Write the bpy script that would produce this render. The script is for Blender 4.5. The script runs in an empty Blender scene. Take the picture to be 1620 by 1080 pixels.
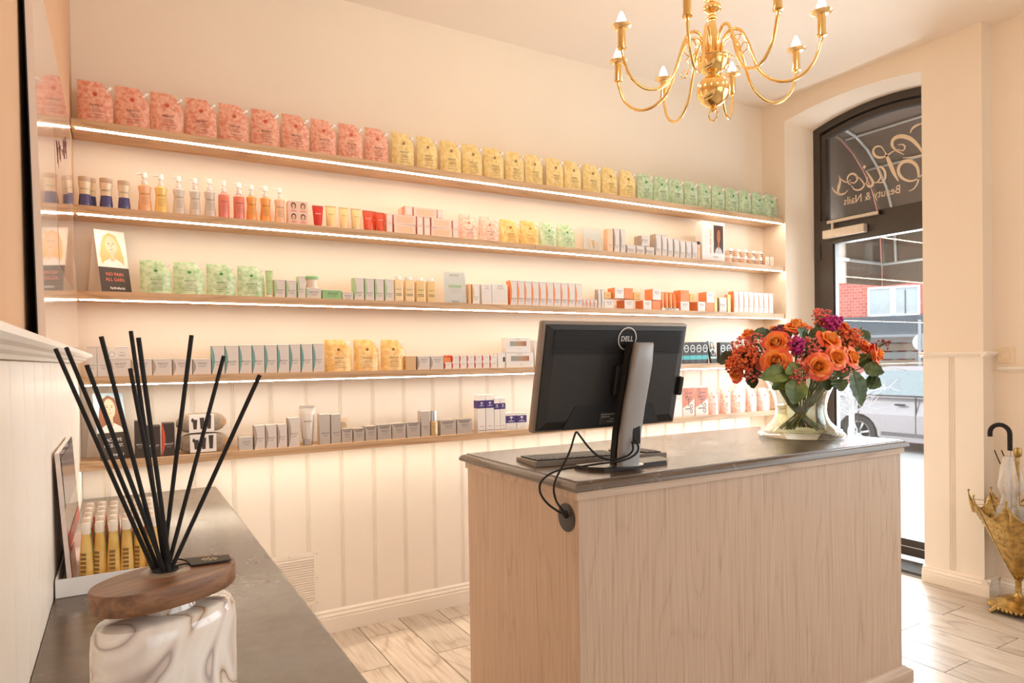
import bpy, bmesh, math, random
from mathutils import Vector, Matrix, Euler
random.seed(7)
PI = math.pi
sc = bpy.context.scene
COL = sc.collection

# ---------------------------------------------------------------- camera
F, YAW, PITCH, ROLL, CY, CX, EYE = 1055.8, 0.52782, -0.011155, -0.0149455, 580.87, 808.6, 1.34
_fwd = Vector((math.sin(YAW) * math.cos(PITCH), math.cos(YAW) * math.cos(PITCH), math.sin(PITCH)))
_r0 = Vector((math.cos(YAW), -math.sin(YAW), 0))
_u0 = _r0.cross(_fwd)
_right = _r0 * math.cos(ROLL) + _u0 * math.sin(ROLL)
_up = -_r0 * math.sin(ROLL) + _u0 * math.cos(ROLL)
cam_data = bpy.data.cameras.new('camera')
cam = bpy.data.objects.new('camera', cam_data)
COL.objects.link(cam)
cam_data.sensor_width = 36
cam_data.sensor_fit = 'HORIZONTAL'
cam_data.lens = F / 1620 * 36
cam_data.shift_x = (810 - CX) / 1620
cam_data.shift_y = (CY - 540) / 1620
cam_data.clip_start = 0.05
cam_data.clip_end = 200
cam.matrix_world = Matrix(((_right.x, _up.x, -_fwd.x, 0), (_right.y, _up.y, -_fwd.y, 0), (_right.z, _up.z, -_fwd.z, EYE), (0, 0, 0, 1)))
sc.camera = cam

# measuring helpers: a point of the place on a known plane, from where the photograph shows it
EYE_P = Vector((0, 0, EYE))
def ray(px, py): return _right * ((px - CX) / F) + _up * (-(py - CY) / F) + _fwd
def on_y(px, py, y): d = ray(px, py); return EYE_P + d * (y / d.y)
def on_x(px, py, x): d = ray(px, py); return EYE_P + d * (x / d.x)
def on_z(px, py, z): d = ray(px, py); return EYE_P + d * ((z - EYE) / d.z)
def at_depth(px, py, d): return EYE_P + ray(px, py) * d

# ---------------------------------------------------------------- light
sc.view_settings.view_transform = 'Standard'
sc.view_settings.look = 'None'
sc.view_settings.gamma = 1
sc.view_settings.use_curve_mapping = False
sc.view_settings.exposure = 0.08
LED = 38.0          # shelf strips
BULB = 200.0         # chandelier candles
SKY = 2.3
world = bpy.data.worlds.new('overcast_sky')
sc.world = world
world.use_nodes = True
wn = world.node_tree
wn.nodes['Background'].inputs['Color'].default_value = (0.88, 0.94, 1.0, 1)
wn.nodes['Background'].inputs['Strength'].default_value = SKY
def area(name, loc, rot, sx, sy, power, color):
    l = bpy.data.lights.new(name, 'AREA')
    l.shape = 'RECTANGLE'; l.size = sx; l.size_y = sy; l.energy = power; l.color = color
    o = bpy.data.objects.new(name, l); COL.objects.link(o)
    o.location = loc; o.rotation_euler = rot
    return o
# daylight through the shop window in the right wall and through the door
area('window_daylight', (4.60, -0.30, 1.75), (0, PI / 2, 0), 2.1, 2.9, 45, (0.93, 0.96, 1.0))
area('door_daylight', (4.75, 2.65, 1.25), (0, PI / 2, 0), 1.9, 0.8, 75, (0.82, 0.91, 1.0))
sc.cycles.use_denoising = True
sc.cycles.max_bounces = 14
sc.cycles.diffuse_bounces = 7
sc.cycles.glossy_bounces = 5
sc.cycles.transparent_max_bounces = 24
sc.cycles.transmission_bounces = 8
sc.cycles.sample_clamp_indirect = 6
sc.cycles.caustics_reflective = False
sc.cycles.caustics_refractive = False

# ---------------------------------------------------------------- materials
def S(r, g, b):
    return tuple(((c / 255) / 12.92 if c / 255 <= 0.04045 else ((c / 255 + 0.055) / 1.055) ** 2.4) for c in (r, g, b)) + (1,)
MATS = {}
def base_mat(name):
    m = bpy.data.materials.new(name); m.use_nodes = True
    nt = m.node_tree; p = nt.nodes['Principled BSDF']
    MATS[name] = m
    return m, nt, p
def N(nt, kind, **kw):
    n = nt.nodes.new(kind)
    for k, v in kw.items():
        if k in n.inputs: n.inputs[k].default_value = v
        else: setattr(n, k, v)
    return n
def ramp(nt, stops):
    n = nt.nodes.new('ShaderNodeValToRGB')
    e = n.color_ramp.elements
    while len(e) < len(stops): e.new(0.5)
    for el, (p, c) in zip(e, stops): el.position = p; el.color = c
    return n
def plain(name, col, rough=0.5, metal=0.0, var=0.06, scale=30, coat=0.0, bump=0.0, emit=None, strength=0, spec=0.5):
    """principled colour with a little procedural unevenness"""
    if name in MATS: return MATS[name]
    m, nt, p = base_mat(name)
    p.inputs['Roughness'].default_value = rough
    p.inputs['Metallic'].default_value = metal
    p.inputs['Specular IOR Level'].default_value = spec
    p.inputs['Coat Weight'].default_value = coat
    tc = N(nt, 'ShaderNodeTexCoord'); no = N(nt, 'ShaderNodeTexNoise', Scale=scale, Detail=3.0)
    nt.links.new(tc.outputs['Object'], no.inputs['Vector'])
    lo = tuple(max(0, c * (1 - var)) for c in col[:3]) + (1,); hi = tuple(min(1, c * (1 + var)) for c in col[:3]) + (1,)
    r = ramp(nt, [(0.3, lo), (0.7, hi)])
    nt.links.new(no.outputs['Fac'], r.inputs['Fac']); nt.links.new(r.outputs['Color'], p.inputs['Base Color'])
    if bump:
        b = N(nt, 'ShaderNodeBump', Strength=bump, Distance=0.002)
        nt.links.new(no.outputs['Fac'], b.inputs['Height']); nt.links.new(b.outputs['Normal'], p.inputs['Normal'])
    if emit:
        p.inputs['Emission Color'].default_value = emit; p.inputs['Emission Strength'].default_value = strength
    return m
def wood(name, c0, c1, c2, axis='Z', grain=22.0, rough=0.5, along=1.1, per_object=False, knots=True, figure=16.0, figw=0.24):
    m, nt, p = base_mat(name)
    tc = N(nt, 'ShaderNodeTexCoord'); mp = N(nt, 'ShaderNodeMapping')
    s = {'X': (along, grain, grain), 'Y': (grain, along, grain), 'Z': (grain, grain, along)}[axis]
    mp.inputs['Scale'].default_value = s
    src = tc.outputs['Object']
    if per_object:
        oi = N(nt, 'ShaderNodeObjectInfo'); mul = N(nt, 'ShaderNodeVectorMath', operation='SCALE'); mul.inputs[3].default_value = 37.0
        cb = N(nt, 'ShaderNodeCombineXYZ'); nt.links.new(oi.outputs['Random'], cb.inputs[0]); nt.links.new(oi.outputs['Random'], cb.inputs[1])
        nt.links.new(cb.outputs[0], mul.inputs[0])
        ad = N(nt, 'ShaderNodeVectorMath', operation='ADD'); nt.links.new(src, ad.inputs[0]); nt.links.new(mul.outputs[0], ad.inputs[1]); src = ad.outputs[0]
    nt.links.new(src, mp.inputs['Vector'])
    fine = N(nt, 'ShaderNodeTexNoise', Scale=2.6, Detail=6.0, Roughness=0.65)
    nt.links.new(mp.outputs[0], fine.inputs['Vector'])
    # cathedral figure: soft rings stretched along the grain
    mp2 = N(nt, 'ShaderNodeMapping')
    k = grain * 0.16
    mp2.inputs['Scale'].default_value = {'X': (along * 0.6, k, k), 'Y': (k, along * 0.6, k), 'Z': (k, k, along * 0.6)}[axis]
    nt.links.new(src, mp2.inputs['Vector'])
    low = N(nt, 'ShaderNodeTexNoise', Scale=1.0, Detail=1.5, Roughness=0.4)
    nt.links.new(mp2.outputs[0], low.inputs['Vector'])
    mul2 = N(nt, 'ShaderNodeMath', operation='MULTIPLY'); mul2.inputs[1].default_value = figure
    nt.links.new(low.outputs['Fac'], mul2.inputs[0])
    fr = N(nt, 'ShaderNodeMath', operation='PINGPONG'); fr.inputs[1].default_value = 1.0
    nt.links.new(mul2.outputs[0], fr.inputs[0])
    pw3 = N(nt, 'ShaderNodeMath', operation='POWER'); pw3.inputs[1].default_value = 5.0; nt.links.new(fr.outputs[0], pw3.inputs[0])
    mix = N(nt, 'ShaderNodeMath', operation='MULTIPLY_ADD'); mix.inputs[1].default_value = -figw
    nt.links.new(pw3.outputs[0], mix.inputs[0])
    fm = N(nt, 'ShaderNodeMath', operation='MULTIPLY'); fm.inputs[1].default_value = 1.15
    nt.links.new(fine.outputs['Fac'], fm.inputs[0]); nt.links.new(fm.outputs[0], mix.inputs[2])
    r = ramp(nt, [(0.25, c2), (0.5, c1), (0.8, c0)])
    nt.links.new(mix.outputs[0], r.inputs['Fac'])
    out = r.outputs['Color']
    if knots:
        mp3 = N(nt, 'ShaderNodeMapping'); kk = 5.0
        mp3.inputs['Scale'].default_value = {'X': (kk * 0.45, kk, kk), 'Y': (kk, kk * 0.45, kk), 'Z': (kk, kk, kk * 0.45)}[axis]
        nt.links.new(src, mp3.inputs['Vector'])
        vo = N(nt, 'ShaderNodeTexVoronoi', Scale=1.0); nt.links.new(mp3.outputs[0], vo.inputs['Vector'])
        kr = ramp(nt, [(0.0, (0.35, 0.35, 0.35, 1)), (0.045, (0.7, 0.7, 0.7, 1)), (0.10, (1, 1, 1, 1))])
        nt.links.new(vo.outputs['Distance'], kr.inputs['Fac'])
        mm = N(nt, 'ShaderNodeMix', data_type='RGBA', blend_type='MULTIPLY'); mm.inputs[0].default_value = 0.8
        nt.links.new(out, mm.inputs[6]); nt.links.new(kr.outputs['Color'], mm.inputs[7]); out = mm.outputs[2]
    if per_object:
        hv = N(nt, 'ShaderNodeHueSaturation'); oi2 = N(nt, 'ShaderNodeObjectInfo')
        mr = N(nt, 'ShaderNodeMapRange'); mr.inputs[3].default_value = 0.86; mr.inputs[4].default_value = 1.12
        nt.links.new(oi2.outputs['Random'], mr.inputs[0]); nt.links.new(mr.outputs[0], hv.inputs['Value']); nt.links.new(out, hv.inputs['Color']); out = hv.outputs['Color']
    nt.links.new(out, p.inputs['Base Color'])
    p.inputs['Roughness'].default_value = rough
    b = N(nt, 'ShaderNodeBump', Strength=0.12, Distance=0.001)
    nt.links.new(fine.outputs['Fac'], b.inputs['Height']); nt.links.new(b.outputs['Normal'], p.inputs['Normal'])
    return m
def stone(name, base, dark, fleck, rough=0.22):
    m, nt, p = base_mat(name)
    tc = N(nt, 'ShaderNodeTexCoord')
    n1 = N(nt, 'ShaderNodeTexNoise', Scale=9.0, Detail=8.0, Roughness=0.7); nt.links.new(tc.outputs['Object'], n1.inputs['Vector'])
    r1 = ramp(nt, [(0.35, dark), (0.65, base)]); nt.links.new(n1.outputs['Fac'], r1.inputs['Fac'])
    mp = N(nt, 'ShaderNodeMapping'); mp.inputs['Scale'].default_value = (1, 2.2, 1); mp.inputs['Rotation'].default_value = (0, 0, 0.7)
    nt.links.new(tc.outputs['Object'], mp.inputs['Vector'])
    n2 = N(nt, 'ShaderNodeTexNoise', Scale=34.0, Detail=4.0, Roughness=0.75); nt.links.new(mp.outputs[0], n2.inputs['Vector'])
    r2 = ramp(nt, [(0.70, (0, 0, 0, 1)), (0.80, (0.8, 0.8, 0.8, 1))]); nt.links.new(n2.outputs['Fac'], r2.inputs['Fac'])
    mx = N(nt, 'ShaderNodeMix', data_type='RGBA'); nt.links.new(r2.outputs['Color'], mx.inputs[0]); nt.links.new(r1.outputs['Color'], mx.inputs[6]); mx.inputs[7].default_value = fleck
    nt.links.new(mx.outputs[2], p.inputs['Base Color'])
    rr = N(nt, 'ShaderNodeMapRange'); rr.inputs[3].default_value = rough; rr.inputs[4].default_value = rough + 0.22
    nt.links.new(n1.outputs['Fac'], rr.inputs[0]); nt.links.new(rr.outputs[0], p.inputs['Roughness'])
    return m
def clear_glass(name, tint=(1, 1, 1, 1), refl=1.0, ior=1.5):
    m = bpy.data.materials.new(name); m.use_nodes = True; MATS[name] = m
    nt = m.node_tree; nt.nodes.clear()
    out = N(nt, 'ShaderNodeOutputMaterial'); mx = N(nt, 'ShaderNodeMixShader')
    t = N(nt, 'ShaderNodeBsdfTransparent'); t.inputs[0].default_value = tint
    g = N(nt, 'ShaderNodeBsdfGlossy'); g.inputs['Roughness'].default_value = 0.01; g.inputs[0].default_value = (refl, refl, refl, 1)
    fr = N(nt, 'ShaderNodeLayerWeight'); fr.inputs[0].default_value = 0.5
    pw_ = N(nt, 'ShaderNodeMath', operation='POWER'); pw_.inputs[1].default_value = 4.0; nt.links.new(fr.outputs['Facing'], pw_.inputs[0])
    f0 = ((ior - 1) / (ior + 1)) ** 2
    ma_ = N(nt, 'ShaderNodeMath', operation='MULTIPLY_ADD'); ma_.inputs[1].default_value = 1 - f0; ma_.inputs[2].default_value = f0; nt.links.new(pw_.outputs[0], ma_.inputs[0])
    nt.links.new(ma_.outputs[0], mx.inputs[0]); nt.links.new(t.outputs[0], mx.inputs[1]); nt.links.new(g.outputs[0], mx.inputs[2]); nt.links.new(mx.outputs[0], out.inputs[0])
    return m
def glow(name, col, strength):
    m = bpy.data.materials.new(name); m.use_nodes = True; MATS[name] = m
    nt = m.node_tree; nt.nodes.clear()
    out = N(nt, 'ShaderNodeOutputMaterial'); e = N(nt, 'ShaderNodeEmission'); e.inputs[0].default_value = col; e.inputs[1].default_value = strength
    nt.links.new(e.outputs[0], out.inputs[0])
    return m
def mottled(name, c0, c1, c2, scale=60, rough=0.3, coat=0.4):
    if name in MATS: return MATS[name]
    m, nt, p = base_mat(name)
    tc = N(nt, 'ShaderNodeTexCoord'); oi = N(nt, 'ShaderNodeObjectInfo')
    ad = N(nt, 'ShaderNodeVectorMath', operation='ADD'); nt.links.new(tc.outputs['Object'], ad.inputs[0]); nt.links.new(oi.outputs['Random'], ad.inputs[1])
    no = N(nt, 'ShaderNodeTexNoise', Scale=scale, Detail=2.0); nt.links.new(ad.outputs[0], no.inputs['Vector'])
    r = ramp(nt, [(0.36, c2), (0.5, c1), (0.66, c0)]); nt.links.new(no.outputs['Fac'], r.inputs['Fac']); nt.links.new(r.outputs['Color'], p.inputs['Base Color'])
    p.inputs['Roughness'].default_value = rough; p.inputs['Coat Weight'].default_value = coat
    n2 = N(nt, 'ShaderNodeTexNoise', Scale=26.0, Detail=1.0); nt.links.new(ad.outputs[0], n2.inputs['Vector'])
    b = N(nt, 'ShaderNodeBump', Strength=0.35, Distance=0.006); nt.links.new(n2.outputs['Fac'], b.inputs['Height']); nt.links.new(b.outputs['Normal'], p.inputs['Normal'])
    return m

WALL = plain('cream_wall_paint', S(240, 226, 208), 0.75, var=0.015, scale=3, bump=0.05)
CEIL = plain('ceiling_paint', S(240, 228, 214), 0.8, var=0.01, scale=2)
TRIM = plain('trim_paint', S(245, 236, 224), 0.45, var=0.012, scale=6)
TAN = plain('tan_wall_paint', S(208, 167, 132), 0.7, var=0.03, scale=3)
NICHE = plain('shelf_back_paint', S(243, 232, 216), 0.7, var=0.01, scale=3)
OAK = wood('oak_shelf', S(222, 188, 150), S(204, 168, 130), S(180, 143, 106), 'X', 26, 0.55, 1.0, knots=False)
ASH = wood('pale_larch', S(203, 178, 155), S(190, 163, 140), S(168, 141, 118), 'Z', 42, 0.55, 1.0, figure=26.0, figw=0.15)
FLOORW = wood('floor_plank', S(218, 206, 192), S(200, 185, 168), S(164, 146, 128), 'Y', 22, 0.30, 1.4, per_object=True)
GROUT = plain('floor_grout', S(104, 88, 74), 0.9)
STONE = stone('dark_limestone', S(104, 87, 71), S(92, 76, 61), S(172, 152, 128), 0.13)
WALNUT = wood('walnut_lid', S(158, 116, 84), S(126, 88, 62), S(92, 62, 44), 'X', 40, 0.45, 3.0, knots=False)
DARKFRAME = plain('dark_door_frame', S(62, 53, 46), 0.4, var=0.03)
BRASS = plain('polished_brass', S(244, 206, 136), 0.12, 1.0, var=0.03)
OLDBRASS = plain('aged_brass', S(188, 158, 100), 0.3, 1.0, var=0.35, scale=40, bump=0.5)
CHROME = plain('satin_silver', S(206, 206, 208), 0.28, 1.0, var=0.02)
STEEL = plain('silver_stand', S(150, 146, 143), 0.45, 0.45, var=0.02)
BLACK = plain('black_plastic', S(34, 31, 30), 0.42, var=0.05, scale=200, bump=0.03)
MATTEBLACK = plain('matte_black', S(26, 22, 20), 0.8, var=0.05)
WHITE = plain('white_plastic', S(245, 243, 240), 0.35, var=0.01)
PAPER = plain('white_card', S(244, 240, 236), 0.55, var=0.015)
PANE = clear_glass('window_glass', (0.97, 0.985, 0.98, 1))
VGLASS = clear_glass('vase_glass', (0.93, 0.955, 0.93, 1), 1.0, 1.6)
STRIP = glow('led_light', (1.0, 0.87, 0.69, 1), LED)
FLAME = glow('bulb_light', (1.0, 0.74, 0.45, 1), BULB)

# ---------------------------------------------------------------- geometry helpers
class MB:
    """collects faces of ONE part"""
    def __init__(s): s.v = []; s.f = []; s.m = []
    def add(s, verts, faces, m=0):
        o = len(s.v); s.v += [tuple(p) for p in verts]
        for f in faces: s.f.append([i + o for i in f]); s.m.append(m)
        return s
    def box(s, x0, x1, y0, y1, z0, z1, m=0, left=None):
        vs = [(x0, y0, z0), (x1, y0, z0), (x1, y1, z0), (x0, y1, z0), (x0, y0, z1), (x1, y0, z1), (x1, y1, z1), (x0, y1, z1)]
        fs = [(0, 3, 2, 1), (4, 5, 6, 7), (0, 1, 5, 4), (1, 2, 6, 5), (2, 3, 7, 6), (3, 0, 4, 7)]
        s.add(vs, fs, m)
        if left is not None: s.m[-1] = left
        return s
    def cham(s, x0, x1, y0, y1, z0, z1, c, m=0):
        """box with chamfered edges"""
        bm = bmesh.new()
        r = bmesh.ops.create_cube(bm, size=1)
        for v in bm.verts: v.co = Vector(((x0 + x1) / 2 + v.co.x * (x1 - x0), (y0 + y1) / 2 + v.co.y * (y1 - y0), (z0 + z1) / 2 + v.co.z * (z1 - z0)))
        bmesh.ops.bevel(bm, geom=bm.edges[:], offset=c, segments=2, profile=0.6, affect='EDGES')
        return s.take(bm, m)
    def take(s, bm, m=0):
        bm.verts.index_update()
        s.add([v.co[:] for v in bm.verts], [[v.index for v in f.verts] for f in bm.faces], m)
        bm.free(); return s
    def prism(s, poly, lo, hi, axis='y', m=0):
        def P(a, b, t): return {'x': (t, a, b), 'y': (a, t, b), 'z': (a, b, t)}[axis]
        n = len(poly)
        vs = [P(a, b, lo) for a, b in poly] + [P(a, b, hi) for a, b in poly]
        fs = [list(range(n)), list(range(2 * n - 1, n - 1, -1))] + [(i, i + n, (i + 1) % n + n, (i + 1) % n) for i in range(n)]
        return s.add(vs, fs, m)
    def lathe(s, prof, n=24, c=(0, 0, 0), sx=1, sy=1, m=0, close=True):
        vs = []; fs = []
        for r, z in prof:
            for i in range(n):
                a = 2 * PI * i / n; vs.append((c[0] + r * sx * math.cos(a), c[1] + r * sy * math.sin(a), c[2] + z))
        for k in range(len(prof) - 1):
            for i in range(n):
                j = (i + 1) % n; fs.append((k * n + i, k * n + j, (k + 1) * n + j, (k + 1) * n + i))
        if close:
            fs.append(list(range(n - 1, -1, -1))); fs.append([(len(prof) - 1) * n + i for i in range(n)])
        return s.add(vs, fs, m)
    def loft(s, rings, m=0, caps=True):
        n = len(rings[0]); vs = [p for r in rings for p in r]; fs = []
        for k in range(len(rings) - 1):
            for i in range(n):
                j = (i + 1) % n; fs.append((k * n + i, k * n + j, (k + 1) * n + j, (k + 1) * n + i))
        if caps: fs.append(list(range(n - 1, -1, -1))); fs.append([(len(rings) - 1) * n + i for i in range(n)])
        return s.add(vs, fs, m)
    def tube(s, pts, r, n=10, m=0, caps=True):
        pts = [Vector(p) for p in pts]; rings = []
        t = (pts[1] - pts[0]).normalized(); a = Vector((0, 0, 1)) if abs(t.z) < 0.9 else Vector((1, 0, 0))
        u = t.cross(a).normalized()
        for i, p in enumerate(pts):
            t = (pts[min(i + 1, len(pts) - 1)] - pts[max(i - 1, 0)]).normalized()
            u = (u - t * u.dot(t)).normalized(); w = t.cross(u)
            rr = r(i / (len(pts) - 1)) if callable(r) else r
            rings.append([p + (u * math.cos(2 * PI * k / n) + w * math.sin(2 * PI * k / n)) * rr for k in range(n)])
        return s.loft(rings, m, caps)
    def grid(s, fn, nu, nv, m=0):
        vs = [fn(i / nu, j / nv) for j in range(nv + 1) for i in range(nu + 1)]
        fs = [(j * (nu + 1) + i, j * (nu + 1) + i + 1, (j + 1) * (nu + 1) + i + 1, (j + 1) * (nu + 1) + i) for j in range(nv) for i in range(nu)]
        return s.add(vs, fs, m)
    def blob(s, c, r, sub=1, m=0, sc_=(1, 1, 1)):
        bm = bmesh.new(); bmesh.ops.create_icosphere(bm, subdivisions=sub, radius=1)
        for v in bm.verts: v.co = Vector((c[0] + v.co.x * r * sc_[0], c[1] + v.co.y * r * sc_[1], c[2] + v.co.z * r * sc_[2]))
        return s.take(bm, m)
    def disc(s, c, rx, rz, n=18, y=0.0, m=0, a0=0, a1=2 * PI):
        vs = [(c[0] + rx * math.cos(a0 + (a1 - a0) * i / n), y, c[1] + rz * math.sin(a0 + (a1 - a0) * i / n)) for i in range(n)]
        return s.add(vs, [list(range(n))], m)
    def ring(s, c, r0x, r0z, r1x, r1z, n=28, y=0.0, m=0):
        vs = []
        for i in range(n):
            a = 2 * PI * i / n; vs += [(c[0] + r0x * math.cos(a), y, c[1] + r0z * math.sin(a)), (c[0] + r1x * math.cos(a), y, c[1] + r1z * math.sin(a))]
        return s.add(vs, [(2 * i, 2 * ((i + 1) % n), 2 * ((i + 1) % n) + 1, 2 * i + 1) for i in range(n)], m)
    def mesh(s, name, mats, smooth=None):
        me = bpy.data.meshes.new(name); me.from_pydata(s.v, [], s.f)
        for mt in (mats if isinstance(mats, (list, tuple)) else [mats]): me.materials.append(mt)
        me.polygons.foreach_set('material_index', s.m)
        bm = bmesh.new(); bm.from_mesh(me); bmesh.ops.recalc_face_normals(bm, faces=bm.faces[:]); bm.to_mesh(me); bm.free()
        if smooth:
            me.polygons.foreach_set('use_smooth', [True] * len(me.polygons)); me.set_sharp_from_angle(angle=math.radians(smooth))
        me.update(); return me
    def build(s, name, mats, parent=None, smooth=None, loc=None, rot=None):
        return put(name, s.mesh(name, mats, smooth), parent, loc, rot)
def put(name, me, parent=None, loc=None, rot=None, scale=None):
    o = bpy.data.objects.new(name, me); COL.objects.link(o)
    if parent is not None: o.parent = parent
    if loc is not None: o.location = loc
    if rot is not None: o.rotation_euler = rot
    if scale is not None: o.scale = scale
    return o
def thing(name, label, cat, loc=(0, 0, 0), rotz=0.0, group=None, rot=None):
    o = bpy.data.objects.new(name, None); COL.objects.link(o); o.empty_display_size = 0.05
    o.location = loc; o.rotation_euler = rot if rot else (0, 0, rotz)
    return tag(o, label, cat, group)
def tag(o, label, cat, group=None):
    o['label'] = label; o['category'] = cat
    if group: o['group'] = group
    return o
def struct(o, label=None):
    o['kind'] = 'structure'
    if label: o['label'] = label
    return o
_txt = {}
def text_mesh(s, mat, space=1.0, shear=0.0, bold=0.0):
    """flat lettering, 1 unit wide, centred, standing in the XZ plane and facing -y"""
    key = (s, mat.name, space, shear, bold)
    if key in _txt: return _txt[key]
    cu = bpy.data.curves.new('lettering', 'FONT'); cu.body = s; cu.align_x = 'CENTER'; cu.resolution_u = 2; cu.space_character = space; cu.shear = shear; cu.offset = bold; cu.space_line = 1.15
    o = bpy.data.objects.new('lettering', cu); COL.objects.link(o)
    bpy.context.view_layer.update()
    me = bpy.data.meshes.new_from_object(o.evaluated_get(bpy.context.evaluated_depsgraph_get()))
    bpy.data.objects.remove(o); bpy.data.curves.remove(cu)
    xs = [v.co.x for v in me.vertices]; ys = [v.co.y for v in me.vertices]
    w = max(xs) - min(xs); cx = (max(xs) + min(xs)) / 2; cy = (max(ys) + min(ys)) / 2
    for v in me.vertices: v.co = Vector(((v.co.x - cx) / w, 0, (v.co.y - cy) / w))
    me.materials.clear(); me.materials.append(mat); me.name = 'lettering'
    _txt[key] = me
    return me
def letter(parent, s, mat, w, loc, rot=None, name='lettering', space=1.0, shear=0.0, bold=0.0, hs=1.0):
    return put(name, text_mesh(s, mat, space, shear, bold), parent, loc, rot, (w, 1, w * hs))
ORD = ['first', 'second', 'third', 'fourth', 'fifth', 'sixth', 'seventh', 'eighth', 'ninth', 'tenth', 'eleventh', 'twelfth', 'thirteenth', 'fourteenth']
def nth(i, n, side='left'):
    if n == 1: return ''
    if i == 0: return 'leftmost '
    if i == n - 1: return 'rightmost '
    return ORD[i] + '-from-left '

# ================================================================ the room
D, L, XL, ZC = 3.3235, 4.106, -0.16, 3.157
XR = 4.215            # wall of the window recess
YB = -2.3             # shop front behind the camera
# floor with its planks
fl = MB().box(XL - 0.1, XR + 0.3, YB, D + 0.1, -0.10, -0.006).build('floor', GROUT); struct(fl, 'light oak-look plank floor of the shop')
PW, PLN = 0.2173, 1.311
pm = {}
col0 = 1.0066 - PW * 6
for k in range(0, 22):
    xa = col0 + k * PW; xb = xa + PW
    xa, xb = max(xa, XL), min(xb, XR)
    if xb - xa < 0.01: continue
    off = 2.814 if (k % 2) == 1 else 1.84
    off += PLN * 4
    y = off
    while y > YB:
        y0, y1 = max(y - PLN, YB), min(y, D)
        if y1 - y0 > 0.01:
            key = (round(xb - xa, 3), round(y1 - y0, 3))
            if key not in pm:
                w, h = key
                pm[key] = MB().cham(-w / 2 + 0.0019, w / 2 - 0.0019, -h / 2 + 0.0019, h / 2 - 0.0019, -0.007, 0.0, 0.0012).mesh('plank', FLOORW)
            put('plank', pm[key], fl, ((xa + xb) / 2, (y0 + y1) / 2, 0))
        y -= PLN
# ceiling
struct(MB().box(XL - 0.1, XR + 0.3, YB, D + 0.1, ZC, ZC + 0.12).build('ceiling', CEIL), 'plain off-white ceiling')
# back wall, behind the shelves, with its panelled wainscot
wb = struct(MB().box(XL - 0.1, XR + 0.3, D, D + 0.12, -0.1, ZC).build('wall_back', NICHE), 'cream wall behind the product shelves')
WT = 1.262
GX = 0.608 - 0.1672 * 4
pmesh = MB().box(-0.0726, 0.0726, -0.0042, 0.0, 0, WT - 0.10).mesh('panel', TRIM)
bead = MB()
for dx in (-0.0075, 0, 0.0075): bead.lathe([(0.0034, 0), (0.0034, WT - 0.10)], 8, (dx, -0.0015, 0))
bmesh_ = bead.mesh('bead', TRIM, 40)
x = GX
put('panel', pmesh, wb, ((XL + GX) / 2 - 0.005, D, 0.10), None, ((GX - XL - 0.03) / 0.1452, 1, 1))
for i in range(25):
    xg = GX + 0.1672 * i
    if xg > L - 0.012: break
    put('bead', bmesh_, wb, (xg, D, 0.10))
    x2 = min(xg + 0.1672, L)
    put('panel', pmesh, wb, ((xg + x2) / 2, D, 0.10), None, ((x2 - xg - 0.022) / 0.1452, 1, 1))
def profile_run(name, prof, p0, p1, mat, label=None, normal=None):
    """sweeps a moulding profile [(out, z)] from p0 to p1; out is measured along normal"""
    p0 = Vector(p0); p1 = Vector(p1); nrm = Vector(normal)
    rings = [[q + nrm * a + Vector((0, 0, z)) for a, z in prof] for q in (p0, p1)]
    return struct(MB().loft(rings).build(name, mat), label)
BBP = [(0, 0), (0.020, 0), (0.020, 0.070), (0.017, 0.073), (0.019, 0.083), (0.013, 0.095), (0.015, 0.103), (0.008, 0.112), (0, 0.112)]
profile_run('baseboard_back', BBP, (0.363, D, 0), (L, D, 0), TRIM, 'moulded white baseboard below the product shelves', (0, -1, 0))
# left wall: tan above, boarded wainscot below, moulded rail
wl = struct(MB().box(XL - 0.1, XL, YB, D, -0.1, ZC).build('wall_left', TAN), 'tan wall on the left, boarded in cream below')
plank = MB().prism([(-0.0815, 0), (0.0815, 0), (0.0815, 0.004), (0.0780, 0.008), (-0.0780, 0.008), (-0.0815, 0.004)], 0, 1.35, 'z').mesh('board', TRIM)
y = 1.2969 - 0.172 * 20
while y < D - 0.01:
    y2 = min(y + 0.172, D)
    put('board', plank, wl, (XL, (y + y2) / 2, 0), (0, 0, -PI / 2), ((y2 - y) / 0.172, 1, 1))
    y += 0.172
RAILP = [(0, 1.352), (0.014, 1.352), (0.018, 1.358), (0.030, 1.362), (0.034, 1.367), (0.046, 1.370), (0.052, 1.376), (0.052, 1.384), (0.046, 1.388), (0, 1.388)]
profile_run('trim_1', RAILP, (XL + 0.008, YB, 0), (XL + 0.008, 3.12, 0), TRIM, 'moulded cream rail on the left wainscot', (1, 0, 0))
# wall behind the camera, with a shop front opening
wf = MB()
wf.box(XL, 0.6, YB - 0.12, YB, -0.1, ZC); wf.box(3.6, XR + 0.3, YB - 0.12, YB, -0.1, ZC); wf.box(0.6, 3.6, YB - 0.12, YB, -0.1, 0.6); wf.box(0.6, 3.6, YB - 0.12, YB, 2.8, ZC)
struct(wf.build('wall_front', WALL), 'cream wall of the shop front behind the viewer')
w2 = struct(MB().box(0.6, 3.6, YB - 0.07, YB - 0.06, 0.6, 2.8).build('window_2', PANE), 'shop front window behind the viewer')
fr_ = MB()
for a in ((0.6, 0.66, 0.6, 2.8), (3.54, 3.6, 0.6, 2.8), (0.66, 3.54, 0.6, 0.66), (0.66, 3.54, 2.74, 2.8), (2.07, 2.13, 0.66, 2.74)): fr_.box(a[0], a[1], YB - 0.09, YB - 0.04, a[2], a[3])
fr_.build('window_frame', DARKFRAME, w2)
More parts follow.
